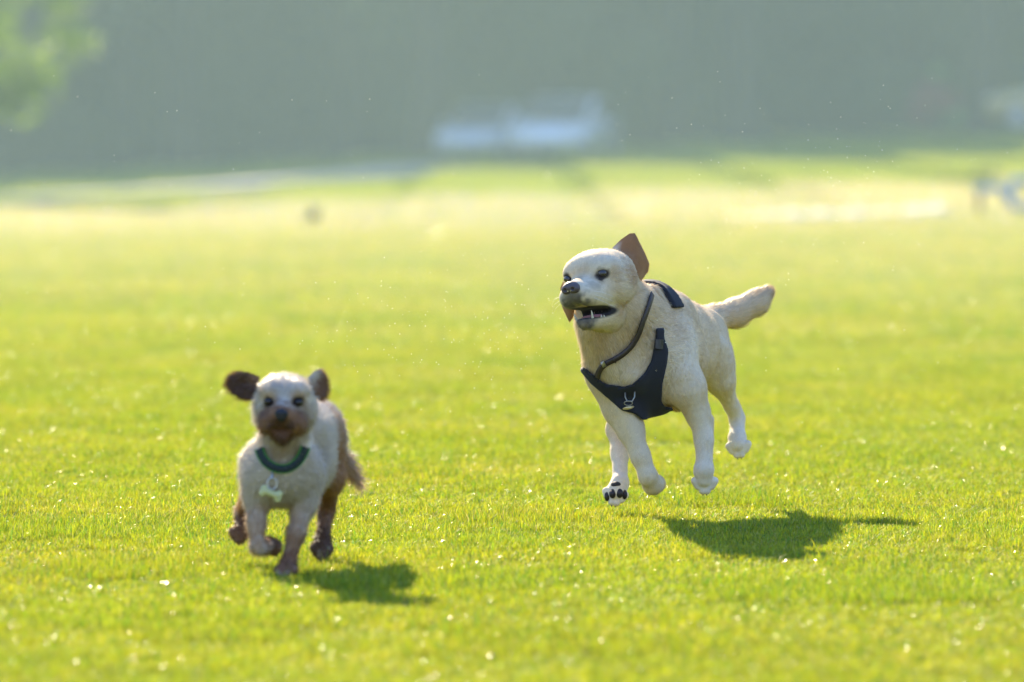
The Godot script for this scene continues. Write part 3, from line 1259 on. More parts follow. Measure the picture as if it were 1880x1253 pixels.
	h.append(bone(hp.call(0, -0.090, 0.0), 0.048, Vector3(-0.149, 0.531, 0.130), 0.070, 0.03, 0.014))
	h.append(bone(hp.call(0, -0.01, -0.06), 0.062, Vector3(-0.102, 0.551, 0.100), 0.080, 0.03, 0.014))
	# mouth, eye sockets, furrow between the brows
	h.append(egg(hp.call(0, -0.1005, 0.088), Vector3(0.062, 0.0125, 0.072), hb * Basis(Vector3.RIGHT, deg_to_rad(3.0)), 0.006, 0.0, {"cut": true}))
	for s in [-1.0, 1.0]:
		h.append(egg(hp.call(0.055 * s, -0.005, 0.080), Vector3(0.0165, 0.0080, 0.016), hb * Basis(Vector3.UP, 0.4 * s) * Basis(Vector3.BACK, -0.15 * s), 0.006, 0.001, {"cut": true}))
	var head_grid := field(h, 0.0036)
	var head := nets(head_grid, h)

	var spots := []
	# golden tints along the back and the shoulder
	spots.append([Vector3(0.018, 0.608, -0.120), 0.07, gold.lerp(cream, 0.55), 0.7])
	spots.append([Vector3(0.070, 0.559, -0.300), 0.06, gold.lerp(cream, 0.6), 0.7])
	spots.append([Vector3(0.115, 0.288, -0.420), 0.06, gold.lerp(cream, 0.5), 0.6])
	spots.append([Vector3(-0.147, 0.462, 0.200), 0.05, gold.lerp(cream, 0.5), 0.35])
	spots.append([Vector3(0.317, 0.592, -0.650), 0.035, gold, 0.8])
	spots.append([Vector3(0.271, 0.593, -0.620), 0.03, gold, 0.4])
	var pale := white.lerp(Color(0.86, 0.82, 0.74), 0.5)
	spots.append([Vector3(0.130, 0.362, -0.420), 0.10, pale, 0.6])
	spots.append([Vector3(0.206, 0.212, -0.470), 0.08, pale, 0.8])
	spots.append([Vector3(0.099, 0.184, 0.060), 0.11, pale, 0.6])
	spots.append([Vector3(0.059, 0.456, 0.050), 0.09, pale, 0.6])
	spots.append([Vector3(-0.112, 0.130, -0.120), 0.08, pale, 0.8])
	spots.append([Vector3(0.040, 0.548, 0.000), 0.035, gold.lerp(cream, 0.45), 0.7])
	spots.append([Vector3(0.016, 0.500, 0.070), 0.045, gold.lerp(cream, 0.5), 0.6])
	spots.append([Vector3(0.086, 0.502, -0.250), 0.05, gold.lerp(cream, 0.5), 0.6])
	spots.append([Vector3(-0.090, 0.518, 0.170), 0.05, gold.lerp(cream, 0.45), 0.6])
	spots.append([Vector3(-0.176, 0.485, 0.240), 0.04, gold.lerp(cream, 0.45), 0.6])
	spots.append([Vector3(-0.124, 0.391, 0.180), 0.06, pale, 0.6])
	paint(body, cream.lerp(white, 0.35), spots)
	for q in paws:
		var foot := nets(field(q, 0.003), q)
		paint(foot, pale.lerp(white, 0.4), [])
		join(body, foot)
	var hs := []
	hs.append([hp.call(0.078, -0.01, -0.03), 0.045, gold, 0.84])
	hs.append([hp.call(0.07, 0.0, 0.035), 0.026, gold.lerp(cream, 0.25), 0.7])
	hs.append([hp.call(0.0, 0.005, 0.09), 0.026, gold.lerp(cream, 0.35), 0.6])
	hs.append([hp.call(0.06, -0.04, 0.06), 0.03, gold.lerp(cream, 0.4), 0.45])
	hs.append([hp.call(0.03, 0.05, 0.05), 0.02, gold.lerp(cream, 0.5), 0.4])
	hs.append([hp.call(0.05, -0.03, 0.11), 0.022, grey.lerp(cream, 0.5), 0.6])
	hs.append([hp.call(0.06, -0.105, 0.0), 0.03, gold.lerp(cream, 0.3), 0.6])
	hs.append([hp.call(0.0, -0.11, -0.01), 0.03, gold, 0.4])
	hs.append([hp.call(-0.045, 0.045, 0.06), 0.02, gold.lerp(cream, 0.4), 0.6])
	hs.append([hp.call(0.045, -0.015, 0.08), 0.02, gold.lerp(grey, 0.3), 0.45])
	hs.append([hp.call(0.0, -0.005, 0.115), 0.022, gold.lerp(grey, 0.3), 0.5])
	hs.append([hp.call(0.0, -0.065, 0.145), 0.036, grey, 0.8])
	hs.append([hp.call(0.022, -0.075, 0.125), 0.026, grey, 0.7])
	hs.append([hp.call(-0.022, -0.075, 0.125), 0.026, grey, 0.7])
	hs.append([hp.call(0.0, -0.125, 0.105), 0.034, grey, 0.84])
	for s in [-1.0, 1.0]:
		hs.append([hp.call(0.054 * s, -0.005, 0.073), 0.0155, dark, 0.95])
		hs.append([hp.call(0.044 * s, -0.010, 0.083), 0.008, dark, 0.7])
	paint(head, white.lerp(cream, 0.35) * 0.94, hs)
	# lips and the inside of the mouth
	var hcol: PackedColorArray = head.c
	var hfur: PackedFloat32Array = head.fur
	var mouth_at: Vector3 = hp.call(0, -0.1005, 0.080)
	for i in head.v.size():
		var q: Vector3 = hb.transposed() * (head.v[i] - mouth_at)
		var e := Vector3(q.x / 0.067, q.y / 0.0165, q.z / 0.084).length()
		var w := 1.0 - smoothstep(1.0, 1.22, e)
		if w > 0.0:
			hcol[i] = hcol[i].lerp(dark, w)
			hfur[i] *= 1.0 - w
	head.c = hcol
	head.fur = hfur
	join(body, head)

	var harness_shape := PackedVector2Array()
	for p in [Vector3(-0.214, 0.412, 0.100), Vector3(-0.182, 0.385, 0.100), Vector3(-0.158, 0.368, 0.100), Vector3(-0.111, 0.360, 0.100), Vector3(-0.088, 0.367, 0.100), Vector3(-0.057, 0.394, 0.100), Vector3(-0.037, 0.430, 0.100), Vector3(-0.027, 0.487, 0.100), Vector3(-0.025, 0.513, 0.100), Vector3(-0.002, 0.513, 0.100), Vector3(-0.004, 0.490, 0.100), Vector3(0.008, 0.455, 0.100), Vector3(0.005, 0.423, 0.100), Vector3(-0.007, 0.367, 0.100), Vector3(-0.009, 0.317, 0.100), Vector3(0.001, 0.302, 0.100), Vector3(0.028, 0.295, 0.100), Vector3(0.001, 0.280, 0.100), Vector3(-0.056, 0.269, 0.100), Vector3(-0.081, 0.288, 0.100), Vector3(-0.115, 0.297, 0.100), Vector3(-0.146, 0.324, 0.100), Vector3(-0.196, 0.367, 0.100), Vector3(-0.225, 0.401, 0.100)]:
		harness_shape.append(Vector2(p.x, p.y))
	var region := func(p: Vector3) -> float:
		var r := 9.0
		if p.z > -0.06:
			r = maxf(inside_outline(Vector2(p.x, p.y), harness_shape), -(p.z + 0.04))
		return r
	var yoke_mid := Vector3(-0.023, 0.598, 0.020)
	var yoke_dir := (Vector3(-0.103, 0.573, 0.120) - Vector3(-0.028, 0.554, -0.020)).normalized()
	var yoke := func(p: Vector3) -> float:
		var away: float = absf((p - yoke_mid).dot(yoke_dir)) - 0.024
		return maxf(away, yoke_mid.y - 0.035 - p.y)
	var bare := func(p: Vector3) -> bool:
		return region.call(p) < -0.002 or yoke.call(p) < -0.002
	part("body", skin(body), coat, dog)
	part("fur", pelt(body, 135000.0, 0.0010, 0.38, 0.09, 0.95, bare), hair, dog)

	var web := matte(Color(0.012, 0.013, 0.018), 0.85)
	web.rim_enabled = true
	web.rim = 0.4
	var leather := matte(Color(0.045, 0.03, 0.022), 0.5)
	var steel := matte(Color(0.40, 0.37, 0.30), 0.35)
	steel.metallic = 0.7
	var brass := matte(Color(0.62, 0.48, 0.22), 0.35)
	brass.metallic = 0.6
	var har := part("harness", garment(grid, 0.011, region), web, dog)
	har.set_meta("label", "black padded chest harness")
	part("neck_strap", garment(grid, 0.012, yoke), web, har)
	var d_at: Vector3 = front_of(grid, Vector3(-0.094, 0.332, 0.100), 0.017)[0]
	var ring_pts := [d_at + Vector3(-0.012, 0.016, 0.0), d_at + Vector3(-0.012, 0.002, 0.012), d_at + Vector3(-0.007, -0.009, 0.018), d_at + Vector3(0.006, -0.009, 0.018), d_at + Vector3(0.012, 0.002, 0.012), d_at + Vector3(0.013, 0.018, 0.0)]
	part("ring", tube(ring_pts, [0.0021], 6), steel, har)
	var small := []
	for i in 13:
		var a := TAU * i / 12.0
		small.append(d_at + Vector3(-0.004 + cos(a) * 0.011, -0.014 + sin(a) * 0.006, 0.020 + sin(a) * 0.006))
	part("split_ring", tube(small, [0.0013], 5), steel, har)
	part("name_tag", ball(d_at + Vector3(-0.004, -0.026, 0.022), Vector3(0.0155, 0.0045, 0.006), Basis(Vector3.BACK, 0.22), 8), brass, har)
	part("buckle", strap_on(grid, [Vector3(-0.017, 0.484, 0.100), Vector3(-0.019, 0.447, 0.100)], 0.015, 0.012, 0.006), matte(Color(0.02, 0.02, 0.022), 0.3), har)
	var col := part("collar", strap_on(grid, [Vector3(-0.035, 0.604, 0.100), Vector3(-0.041, 0.584, 0.100), Vector3(-0.051, 0.555, 0.100), Vector3(-0.062, 0.527, 0.100), Vector3(-0.072, 0.495, 0.100), Vector3(-0.092, 0.463, 0.100), Vector3(-0.125, 0.437, 0.100), Vector3(-0.162, 0.421, 0.100), Vector3(-0.176, 0.402, 0.100), Vector3(-0.181, 0.375, 0.100)], 0.0085, 0.0075, 0.0035), leather, dog)
	col.set_meta("label", "dark leather collar")
	part("collar_buckle", strap_on(grid, [Vector3(-0.168, 0.420, 0.100), Vector3(-0.155, 0.425, 0.100)], 0.0165, 0.0085, 0.004), steel, col)
	part("collar_keeper", strap_on(grid, [Vector3(-0.137, 0.431, 0.100), Vector3(-0.131, 0.434, 0.100)], 0.0165, 0.0085, 0.003), leather, col)

	# eyes, nose, tongue, teeth
	var eye_look := matte(Color(0.018, 0.010, 0.006), 0.08)
	eye_look.clearcoat_enabled = true
	for s in [-1.0, 1.0]:
		part("eye", ball(hp.call(0.0520 * s, -0.004, 0.0695), Vector3(0.0125, 0.0088, 0.0115), hb, 12), eye_look, dog)
	var np := []
	np.append(egg(hp.call(0, -0.034, 0.148), Vector3(0.0245, 0.0175, 0.0150), hb, 0.006, 0.0))
	for s in [-1.0, 1.0]:
		np.append(egg(hp.call(0.0135 * s, -0.037, 0.152), Vector3(0.0125, 0.0125, 0.0115), hb, 0.004, 0.0))
		np.append(egg(hp.call(0.0115 * s, -0.038, 0.1635), Vector3(0.0050, 0.0042, 0.007), hb, 0.003, 0.0, {"cut": true}))
	np.append(egg(hp.call(0.0, -0.050, 0.158), Vector3(0.0012, 0.010, 0.008), hb, 0.003, 0.0, {"cut": true}))
	var nose := nets(field(np, 0.0018), np)
	part("nose", arrays_mesh(nose.v, nose.n, PackedColorArray(), nose.ix), matte(Color(0.085, 0.062, 0.058), 0.42), dog)
	part("tongue", ball(hp.call(0.004, -0.112, 0.055), Vector3(0.027, 0.007, 0.05), hb, 10), matte(Color(0.26, 0.09, 0.09), 0.4), dog)
	var ivory := matte(Color(0.58, 0.53, 0.42), 0.35)
	for s in [-1.0, 1.0]:
		part("tooth", tube([hp.call(0.024 * s, -0.116, 0.100), hp.call(0.026 * s, -0.105, 0.104), hp.call(0.026 * s, -0.096, 0.105)], [0.0034, 0.0026, 0.0006], 7), ivory, dog)
		for k in 3:
			part("tooth", tube([hp.call(0.033 * s, -0.116, 0.070 - k * 0.014), hp.call(0.033 * s, -0.1095, 0.070 - k * 0.014)], [0.0034, 0.001], 6), ivory, dog)
	# ears
	var ear := flap([Vector3(-0.141, 0.723, 0.170), Vector3(-0.118, 0.745, 0.160), Vector3(-0.095, 0.761, 0.155), Vector3(-0.081, 0.762, 0.155), Vector3(-0.068, 0.736, 0.145), Vector3(-0.055, 0.711, 0.140), Vector3(-0.043, 0.682, 0.140), Vector3(-0.046, 0.662, 0.145), Vector3(-0.064, 0.637, 0.160), Vector3(-0.081, 0.654, 0.185), Vector3(-0.102, 0.675, 0.205), Vector3(-0.121, 0.701, 0.195)], 0.009, -0.006, (Vector3(-0.053, 0.702, 0.140) - Vector3(-0.125, 0.710, 0.180)).normalized(), 0.006)
	paint(ear, brown, [[Vector3(-0.135, 0.724, 0.180), 0.018, white, 0.7], [Vector3(-0.067, 0.643, 0.160), 0.012, gold, 0.6]])
	part("ear", skin(ear), coat, dog).set_meta("label", "brown ear flipped up and back")
	part("fur", pelt(ear, 120000.0, 0.0009, 0.25, 0.2, 0.9, never), hair, dog.get_node("ear"))
	var ear2 := flap([hp.call(-0.064, 0.045, -0.015), hp.call(-0.068, 0.035, 0.02), hp.call(-0.101, -0.02, 0.032), hp.call(-0.104, -0.07, 0.03), hp.call(-0.094, -0.112, 0.02), hp.call(-0.092, -0.10, 0.0), hp.call(-0.096, -0.04, -0.02), hp.call(-0.086, 0.02, -0.03)], 0.009, 0.004, hb * Vector3(0, -1, 0), 0.006)
	paint(ear2, gold, [[hp.call(-0.08, -0.11, 0.02), 0.03, brown, 0.7]])
	var far_ear := part("ear", skin(ear2), coat, dog)
	part("fur", pelt(ear2, 120000.0, 0.0009, 0.25, 0.2, 0.9, never), hair, far_ear)
	# claws and pads
	var horn := matte(Color(0.05, 0.04, 0.035), 0.4)
	for g in [toes_a, toes_c, toes_d]:
		claws(g, dog, horn, 0.0022)
	var pad := matte(Color(0.035, 0.03, 0.032), 0.7)
	for q in [[Vector3(-0.149, 0.057, -0.050), 0.0075], [Vector3(-0.135, 0.065, -0.050), 0.0092], [Vector3(-0.116, 0.066, -0.050), 0.0092], [Vector3(-0.103, 0.062, -0.050), 0.0075]]:
		var hit := front_of(paw_grid, q[0], 0.0)
		part("pad", ball(hit[0] + Vector3(0, 0, -0.001), Vector3(q[1], 0.0128, 0.0055), Basis(Vector3.RIGHT, -0.2), 8), pad, dog)
	part("pad", ball(front_of(paw_grid, Vector3(-0.126, 0.089, -0.050), 0.0)[0] + Vector3(0, 0, -0.002), Vector3(0.0135, 0.008, 0.005), Basis(Vector3.RIGHT, -0.2), 10), pad, dog)
	# whiskers
	for s in [-1.0, 1.0]:
		for k in 3:
			part("whisker", tube([hp.call(0.045 * s, -0.048 - k * 0.008, 0.125), hp.call(0.072 * s, -0.055 - k * 0.012, 0.12), hp.call(0.095 * s, -0.070 - k * 0.014, 0.10)], [0.0004, 0.0003, 0.0001], 4), matte(Color(0.8, 0.78, 0.7), 0.4), dog)


func make_small_dog() -> void:
	var dog := thing("small_dog", SMALL_AT)
	tag(dog, "small white and brown curly dog running on the left, ear flying out sideways", "dog")
	var white := Color(0.66, 0.59, 0.49)
	var grey := Color(0.42, 0.37, 0.31)
	var tan_fur := Color(0.44, 0.24, 0.09)
	var brown := Color(0.24, 0.115, 0.055)
	var deep := Color(0.11, 0.055, 0.03)
	var dark := Color(0.03, 0.025, 0.025)
	var b := []
	b.append(bone(Vector3(-0.006, 0.370, 0.130), 0.052, Vector3(-0.009, 0.264, 0.060), 0.062, 0.04, 0.014))
	b.append(bone(Vector3(-0.026, 0.242, 0.060), 0.074, Vector3(0.014, 0.253, -0.120), 0.074, 0.05, 0.014))
	b.append(bone(Vector3(0.014, 0.261, -0.100), 0.074, Vector3(0.047, 0.305, -0.330), 0.058, 0.05, 0.014))
	b.append(bone(Vector3(0.026, 0.342, -0.020), 0.050, Vector3(0.055, 0.336, -0.300), 0.050, 0.05, 0.014))
	# image-left foreleg, folded
	b.append(bone(Vector3(-0.075, 0.263, 0.040), 0.032, Vector3(-0.072, 0.186, 0.060), 0.030, 0.04, 0.012))
	b.append(bone(Vector3(-0.073, 0.188, 0.060), 0.026, Vector3(-0.073, 0.127, 0.090), 0.019, 0.02, 0.010))
	b.append(bone(Vector3(-0.073, 0.127, 0.090), 0.019, Vector3(-0.071, 0.076, 0.120), 0.0165, 0.02, 0.009))
	b.append(bone(Vector3(-0.068, 0.070, 0.120), 0.0175, Vector3(-0.046, 0.070, 0.075), 0.018, 0.012, 0.009))
	var toes_a := toes(Vector3(-0.041, 0.070, 0.060), Vector3(0.6, 0.0, -0.8).normalized(), Vector3(0.5, -0.7, 0.45).normalized(), 0.0095, 0.012, 0.008)
	b.append_array(toes_a)
	# image-right foreleg on the ground
	b.append(bone(Vector3(0.046, 0.236, 0.020), 0.036, Vector3(0.036, 0.168, 0.040), 0.028, 0.04, 0.012))
	b.append(bone(Vector3(0.036, 0.172, 0.040), 0.025, Vector3(0.019, 0.101, 0.085), 0.019, 0.02, 0.010))
	b.append(bone(Vector3(0.019, 0.101, 0.085), 0.018, Vector3(0.002, 0.036, 0.120), 0.0165, 0.02, 0.009))
	b.append(bone(Vector3(0.001, 0.031, 0.120), 0.019, Vector3(-0.002, 0.022, 0.140), 0.019, 0.012, 0.009))
	var toes_b := toes(Vector3(-0.003, 0.021, 0.145), Vector3(-0.1, -0.25, 0.95).normalized(), Vector3(0.98, 0.05, 0.1).normalized(), 0.0095, 0.012, 0.007)
	b.append_array(toes_b)
	# hind legs
	b.append(bone(Vector3(0.065, 0.286, -0.320), 0.050, Vector3(0.088, 0.205, -0.270), 0.032, 0.04, 0.013))
	b.append(bone(Vector3(0.087, 0.211, -0.270), 0.029, Vector3(0.076, 0.129, -0.330), 0.017, 0.02, 0.011))
	b.append(bone(Vector3(0.076, 0.129, -0.330), 0.017, Vector3(0.068, 0.061, -0.280), 0.0155, 0.02, 0.010))
	b.append(bone(Vector3(0.068, 0.058, -0.275), 0.018, Vector3(0.066, 0.044, -0.260), 0.0185, 0.012, 0.009))
	var toes_c := toes(Vector3(0.067, 0.042, -0.255), Vector3(0.0, -0.85, 0.45).normalized(), Vector3(1, 0, 0), 0.0095, 0.012, 0.009)
	b.append_array(toes_c)
	b.append(bone(Vector3(0.007, 0.268, -0.300), 0.050, Vector3(-0.083, 0.197, -0.130), 0.030, 0.04, 0.013))
	b.append(bone(Vector3(-0.086, 0.201, -0.130), 0.027, Vector3(-0.118, 0.130, -0.220), 0.016, 0.02, 0.011))
	b.append(bone(Vector3(-0.118, 0.130, -0.220), 0.016, Vector3(-0.124, 0.088, -0.180), 0.015, 0.02, 0.010))
	var toes_d := toes(Vector3(-0.124, 0.088, -0.170), Vector3(0.0, -0.9, 0.4).normalized(), Vector3(0.95, 0, -0.2).normalized(), 0.0095, 0.012, 0.008)
	b.append_array(toes_d)
	# tail
	b.append(bone(Vector3(0.076, 0.304, -0.360), 0.022, Vector3(0.117, 0.236, -0.390), 0.017, 0.02, 0.026))
	b.append(bone(Vector3(0.117, 0.236, -0.390), 0.016, Vector3(0.149, 0.192, -0.390), 0.008, 0.02, 0.030))
	var grid := field(b, 0.006)
	var body := nets(grid, b)

	var hb := Basis(Vector3.UP, deg_to_rad(-2.0)) * Basis(Vector3.BACK, deg_to_rad(-1.5)) * Basis(Vector3.RIGHT, deg_to_rad(2.0))
	var hc := Vector3(-0.003, 0.418, 0.160)
	var hp := func(x: float, y: float, z: float) -> Vector3: return hc + hb * Vector3(x, y, z)
	var h := []
	h.append(egg(hp.call(0, 0.004, -0.01), Vector3(0.066, 0.050, 0.066), hb, 0.02, 0.011, {"flow": hb * Vector3(0, 0.3, -1)}))
	for s in [-1.0, 1.0]:
		h.append(egg(hp.call(0.030 * s, 0.022, 0.035), Vector3(0.026, 0.022, 0.024), hb, 0.02, 0.010, {"flow": hb * Vector3(s, 0.4, 0)}))
		h.append(egg(hp.call(0.045 * s, -0.028, 0.0), Vector3(0.026, 0.040, 0.042), hb, 0.02, 0.015, {"flow": hb * Vector3(s * 0.6, -1, 0)}))
		h.append(egg(hp.call(0.026 * s, -0.048, 0.072), Vector3(0.027, 0.028, 0.026), hb, 0.014, 0.014, {"flow": hb * Vector3(s * 0.9, -1, 0)}))
	h.append(bone(hp.call(0, -0.018, 0.045), 0.027, hp.call(0, -0.026, 0.085), 0.020, 0.02, 0.007, {"flow": hb * Vector3(0, 0.5, -0.6)}))
	h.append(egg(hp.call(0, -0.078, 0.062), Vector3(0.026, 0.018, 0.024), hb, 0.008, 0.014, {"flow": Vector3(0, -1, 0.1)}))
	h.append(bone(hp.call(0, -0.03, -0.03), 0.050, Vector3(-0.007, 0.317, 0.090), 0.050, 0.03, 0.014))
	h.append(egg(hp.call(0, -0.064, 0.094), Vector3(0.026, 0.0055, 0.018), hb, 0.004, 0.0, {"cut": true}))
	for s in [-1.0, 1.0]:
		h.append(egg(hp.call(0.035 * s, -0.003, 0.062), Vector3(0.013, 0.011, 0.013), hb, 0.006, 0.001, {"cut": true}))
	var head := nets(field(h, 0.004), h)
	var spots := []
	spots.append([Vector3(0.096, 0.310, -0.250), 0.075, tan_fur, 0.8])
	spots.append([Vector3(0.065, 0.359, -0.300), 0.05, grey, 0.6])
	spots.append([Vector3(0.079, 0.217, -0.280), 0.085, tan_fur, 0.9])
	spots.append([Vector3(0.076, 0.112, -0.300), 0.07, brown, 0.9])
	spots.append([Vector3(0.069, 0.042, -0.270), 0.045, deep, 0.95])
	spots.append([Vector3(-0.105, 0.159, -0.180), 0.06, tan_fur, 0.95])
	spots.append([Vector3(-0.124, 0.088, -0.180), 0.045, brown, 0.95])
	spots.append([Vector3(0.134, 0.210, -0.390), 0.06, tan_fur.lerp(white, 0.35), 0.9])
	spots.append([Vector3(-0.070, 0.122, 0.100), 0.06, tan_fur.lerp(white, 0.35), 0.8])
	spots.append([Vector3(-0.070, 0.077, 0.100), 0.04, tan_fur, 0.8])
	spots.append([Vector3(-0.037, 0.069, 0.060), 0.035, brown, 0.95])
	spots.append([Vector3(0.021, 0.114, 0.080), 0.06, tan_fur.lerp(white, 0.4), 0.8])
	spots.append([Vector3(0.010, 0.071, 0.100), 0.055, tan_fur.lerp(brown, 0.4), 0.84])
	spots.append([Vector3(0.000, 0.023, 0.130), 0.045, brown, 0.95])
	spots.append([Vector3(-0.054, 0.241, 0.090), 0.03, grey.lerp(tan_fur, 0.5), 0.7])
	spots.append([Vector3(-0.006, 0.312, 0.120), 0.05, tan_fur.lerp(grey, 0.4), 0.7])
	spots.append([Vector3(0.037, 0.272, -0.020), 0.06, grey, 0.5])
	paint(body, white, spots)
	var hs := []
	for s in [-1.0, 1.0]:
		hs.append([hp.call(0.034 * s, 0.006, 0.055), 0.022, tan_fur, 0.55])
		hs.append([hp.call(0.028 * s, -0.05, 0.08), 0.047, brown.lerp(tan_fur, 0.35), 0.95])
		hs.append([hp.call(0.035 * s, -0.004, 0.058), 0.0145, dark, 0.95])
	hs.append([hp.call(0, -0.01, 0.06), 0.018, grey, 0.8])
	hs.append([hp.call(0, 0.025, 0.05), 0.025, grey, 0.45])
	hs.append([hp.call(0, -0.028, 0.095), 0.020, brown, 0.8])
	hs.append([hp.call(0, -0.064, 0.095), 0.030, deep, 0.9])
	hs.append([hp.call(0, -0.085, 0.075), 0.030, deep.lerp(brown, 0.4), 0.95])
	paint(head, white, hs)
	join(body, head)
	var round_neck := [Vector3(-0.064, 0.302, 0.100), Vector3(-0.059, 0.287, 0.100), Vector3(-0.047, 0.269, 0.100), Vector3(-0.027, 0.257, 0.100), Vector3(-0.001, 0.254, 0.100), Vector3(0.022, 0.267, 0.100), Vector3(0.037, 0.288, 0.100), Vector3(0.046, 0.315, 0.100)]
	var bare := func(p: Vector3) -> bool:
		for i in round_neck.size() - 1:
			var a := Vector2(round_neck[i].x, round_neck[i].y)
			var e := Vector2(round_neck[i + 1].x, round_neck[i + 1].y)
			if p.z > 0.0 and Geometry2D.get_closest_point_to_segment(Vector2(p.x, p.y), a, e).distance_to(Vector2(p.x, p.y)) < 0.010:
				return true
		return false
	part("body", skin(body), coat, dog)
	part("fur", pelt(body, 95000.0, 0.0014, 0.6, 0.45, 1.4, bare), hair, dog)
	var col := part("collar", strap_on(grid, round_neck, 0.010, 0.0095, 0.004), matte(Color(0.015, 0.03, 0.035), 0.8), dog)
	col.set_meta("label", "dark collar with bright green edges")
	for side in [-0.010, 0.010]:
		var edge := []
		for i in round_neck.size():
			var d: Vector3 = round_neck[mini(i + 1, round_neck.size() - 1)] - round_neck[maxi(i - 1, 0)]
			edge.append(round_neck[i] + Vector3(-d.y, d.x, 0).normalized() * side)
		part("edging", strap_on(grid, edge, 0.0105, 0.0013, 0.004), matte(Color(0.06, 0.22, 0.045), 0.7), col)
	var steel := matte(Color(0.6, 0.6, 0.58), 0.3)
	steel.metallic = 1.0
	var r_at: Vector3 = front_of(grid, Vector3(-0.034, 0.221, 0.100), 0.014)[0]
	var pts := []
	for i in 15:
		var a := TAU * i / 14.0
		pts.append(r_at + Vector3(cos(a) * 0.011, sin(a) * 0.013, 0.0))
	part("ring", tube(pts, [0.0017], 6), steel, col)
	part("ring", tube([r_at + Vector3(0, 0.013, 0), r_at + Vector3(0.001, 0.03, -0.01)], [0.003, 0.003], 6), steel, col)
	var tz := r_at.z + 0.004
	var bone_pts := [bone(Vector3(Vector3(-0.048, 0.204, 0.140).x, Vector3(-0.048, 0.204, 0.140).y, tz), 0.0075, Vector3(Vector3(-0.023, 0.194, 0.140).x, Vector3(-0.023, 0.194, 0.140).y, tz), 0.0075, 0.004, 0.0)]
	for p in [Vector3(-0.052, 0.211, 0.140), Vector3(-0.056, 0.200, 0.140), Vector3(-0.017, 0.198, 0.140), Vector3(-0.021, 0.186, 0.140)]:
		bone_pts.append(egg(Vector3(p.x, p.y, tz), Vector3(0.0085, 0.0085, 0.004), Basis.IDENTITY, 0.004, 0.0))
	var tag_g := nets(field(bone_pts, 0.002), bone_pts)
	part("name_tag", arrays_mesh(tag_g.v, tag_g.n, PackedColorArray(), tag_g.ix), matte(Color(0.52, 0.52, 0.24), 0.4), col).set_meta("label", "pale yellow bone shaped name tag")
	var eye_look := matte(Color(0.012, 0.008, 0.006), 0.1)
	for s in [-1.0, 1.0]:
		part("eye", ball(hp.call(0.034 * s, -0.003, 0.050), Vector3(0.0115, 0.0105, 0.0115), hb, 12), eye_look, dog)
	var np := []
	np.append(egg(hp.call(0, -0.026, 0.105), Vector3(0.0155, 0.0125, 0.011), hb, 0.006, 0.0))
	np.append(egg(hp.call(0, -0.036, 0.104), Vector3(0.0085, 0.010, 0.009), hb, 0.006, 0.0))
	for s in [-1.0, 1.0]:
		np.append(egg(hp.call(0.0075 * s, -0.029, 0.117), Vector3(0.0035, 0.003, 0.006), hb, 0.003, 0.0, {"cut": true}))
	var nose := nets(field(np, 0.0018), np)
	part("nose", arrays_mesh(nose.v, nose.n, PackedColorArray(), nose.ix), matte(Color(0.012, 0.012, 0.013), 0.6), dog)
	var ear := flap([Vector3(-0.062, 0.469, 0.150), Vector3(-0.089, 0.479, 0.145), Vector3(-0.116, 0.482, 0.140), Vector3(-0.133, 0.471, 0.140), Vector3(-0.140, 0.452, 0.140), Vector3(-0.128, 0.431, 0.140), Vector3(-0.104, 0.417, 0.145), Vector3(-0.078, 0.413, 0.150), Vector3(-0.065, 0.439, 0.160)], 0.010, -0.006, Vector3(-1, -0.2, 0), 0.012)
	paint(ear, deep, [[Vector3(-0.062, 0.459, 0.150), 0.016, tan_fur, 0.7], [Vector3(-0.121, 0.481, 0.140), 0.012, tan_fur, 0.5]])
	var e1 := part("ear", skin(ear), coat, dog)
	e1.set_meta("label", "dark brown ear flying out sideways")
	part("fur", pelt(ear, 110000.0, 0.0013, 0.5, 0.4, 1.3, never), hair, e1)
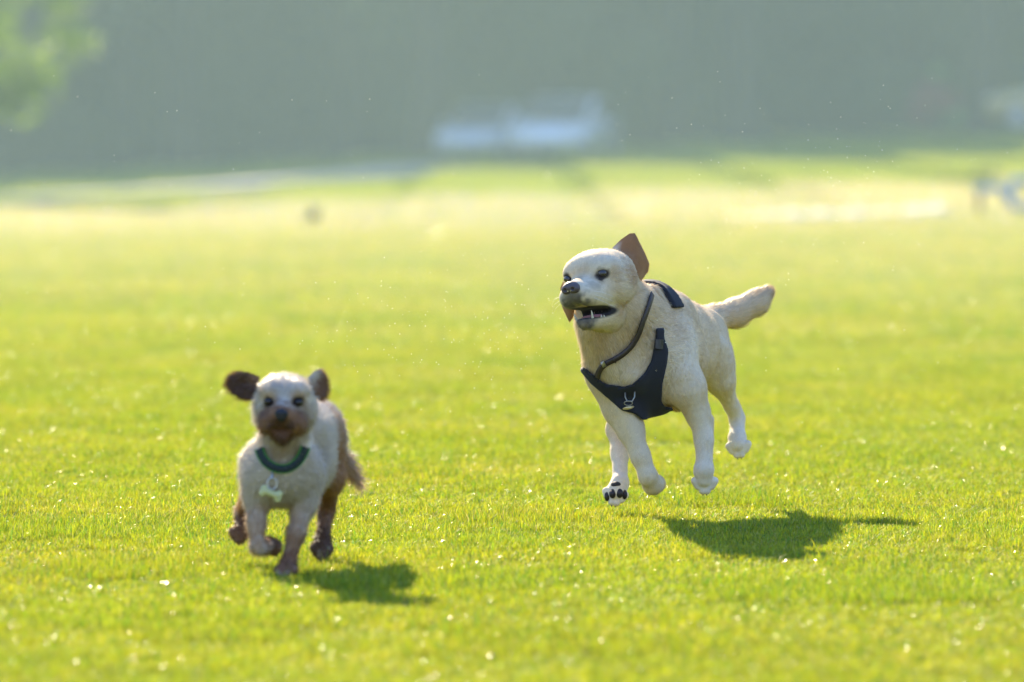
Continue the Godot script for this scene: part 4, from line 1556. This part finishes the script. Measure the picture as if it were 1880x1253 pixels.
	var ear2 := flap([Vector3(0.049, 0.467, 0.170), Vector3(0.065, 0.483, 0.160), Vector3(0.078, 0.487, 0.140), Vector3(0.090, 0.472, 0.120), Vector3(0.094, 0.444, 0.110), Vector3(0.090, 0.417, 0.120), Vector3(0.078, 0.410, 0.140), Vector3(0.060, 0.432, 0.170)], 0.010, 0.004, Vector3(0.3, -0.2, -1).normalized(), 0.012)
	paint(ear2, brown, [[Vector3(0.069, 0.472, 0.170), 0.022, white, 0.9], [Vector3(0.092, 0.437, 0.100), 0.03, deep, 0.8]])
	var e2 := part("ear", skin(ear2), coat, dog)
	part("fur", pelt(ear2, 110000.0, 0.0013, 0.5, 0.4, 1.3, never), hair, e2)
	var horn := matte(Color(0.03, 0.025, 0.025), 0.5)
	for g in [toes_c, toes_b]:
		claws(g, dog, horn, 0.0017)


# ---------------------------------------------------------------- dust and midges in the light

func make_motes() -> void:
	var m := matte(Color(0.85, 0.82, 0.70), 0.5)
	m.backlight_enabled = true
	m.backlight = Color(1, 1, 0.9)
	var mm := MultiMesh.new()
	mm.transform_format = MultiMesh.TRANSFORM_3D
	mm.mesh = ball(Vector3.ZERO, Vector3.ONE, Basis.IDENTITY, 3)
	var places := []
	for i in 620:
		var t := rng.randf()
		var at: Vector3
		if t < 0.45:
			at = Vector3(rng.randfn(-0.05, 0.28), rng.randfn(0.50, 0.12), -14.9 + rng.randfn(0, 0.35))
		elif t < 0.75:
			at = Vector3(rng.randfn(0.75, 0.3), rng.randfn(0.9, 0.12), -15.0 + rng.randfn(0, 0.5))
		else:
			at = Vector3(rng.randf_range(-1.3, 1.3), rng.randf_range(0.2, 1.2), -14.9 + rng.randfn(0, 0.6))
		places.append(Transform3D(Basis.from_scale(Vector3.ONE * rng.randf_range(0.0006, 0.0015)), at))
	mm.instance_count = places.size()
	for i in places.size():
		mm.set_instance_transform(i, places[i])
	var o := MultiMeshInstance3D.new()
	o.name = "dust_motes"
	o.multimesh = mm
	o.material_override = m
	add_child(o)
	tag(o, "tiny bright specks of dust drifting in the air around the dogs", "dust", "", "stuff")
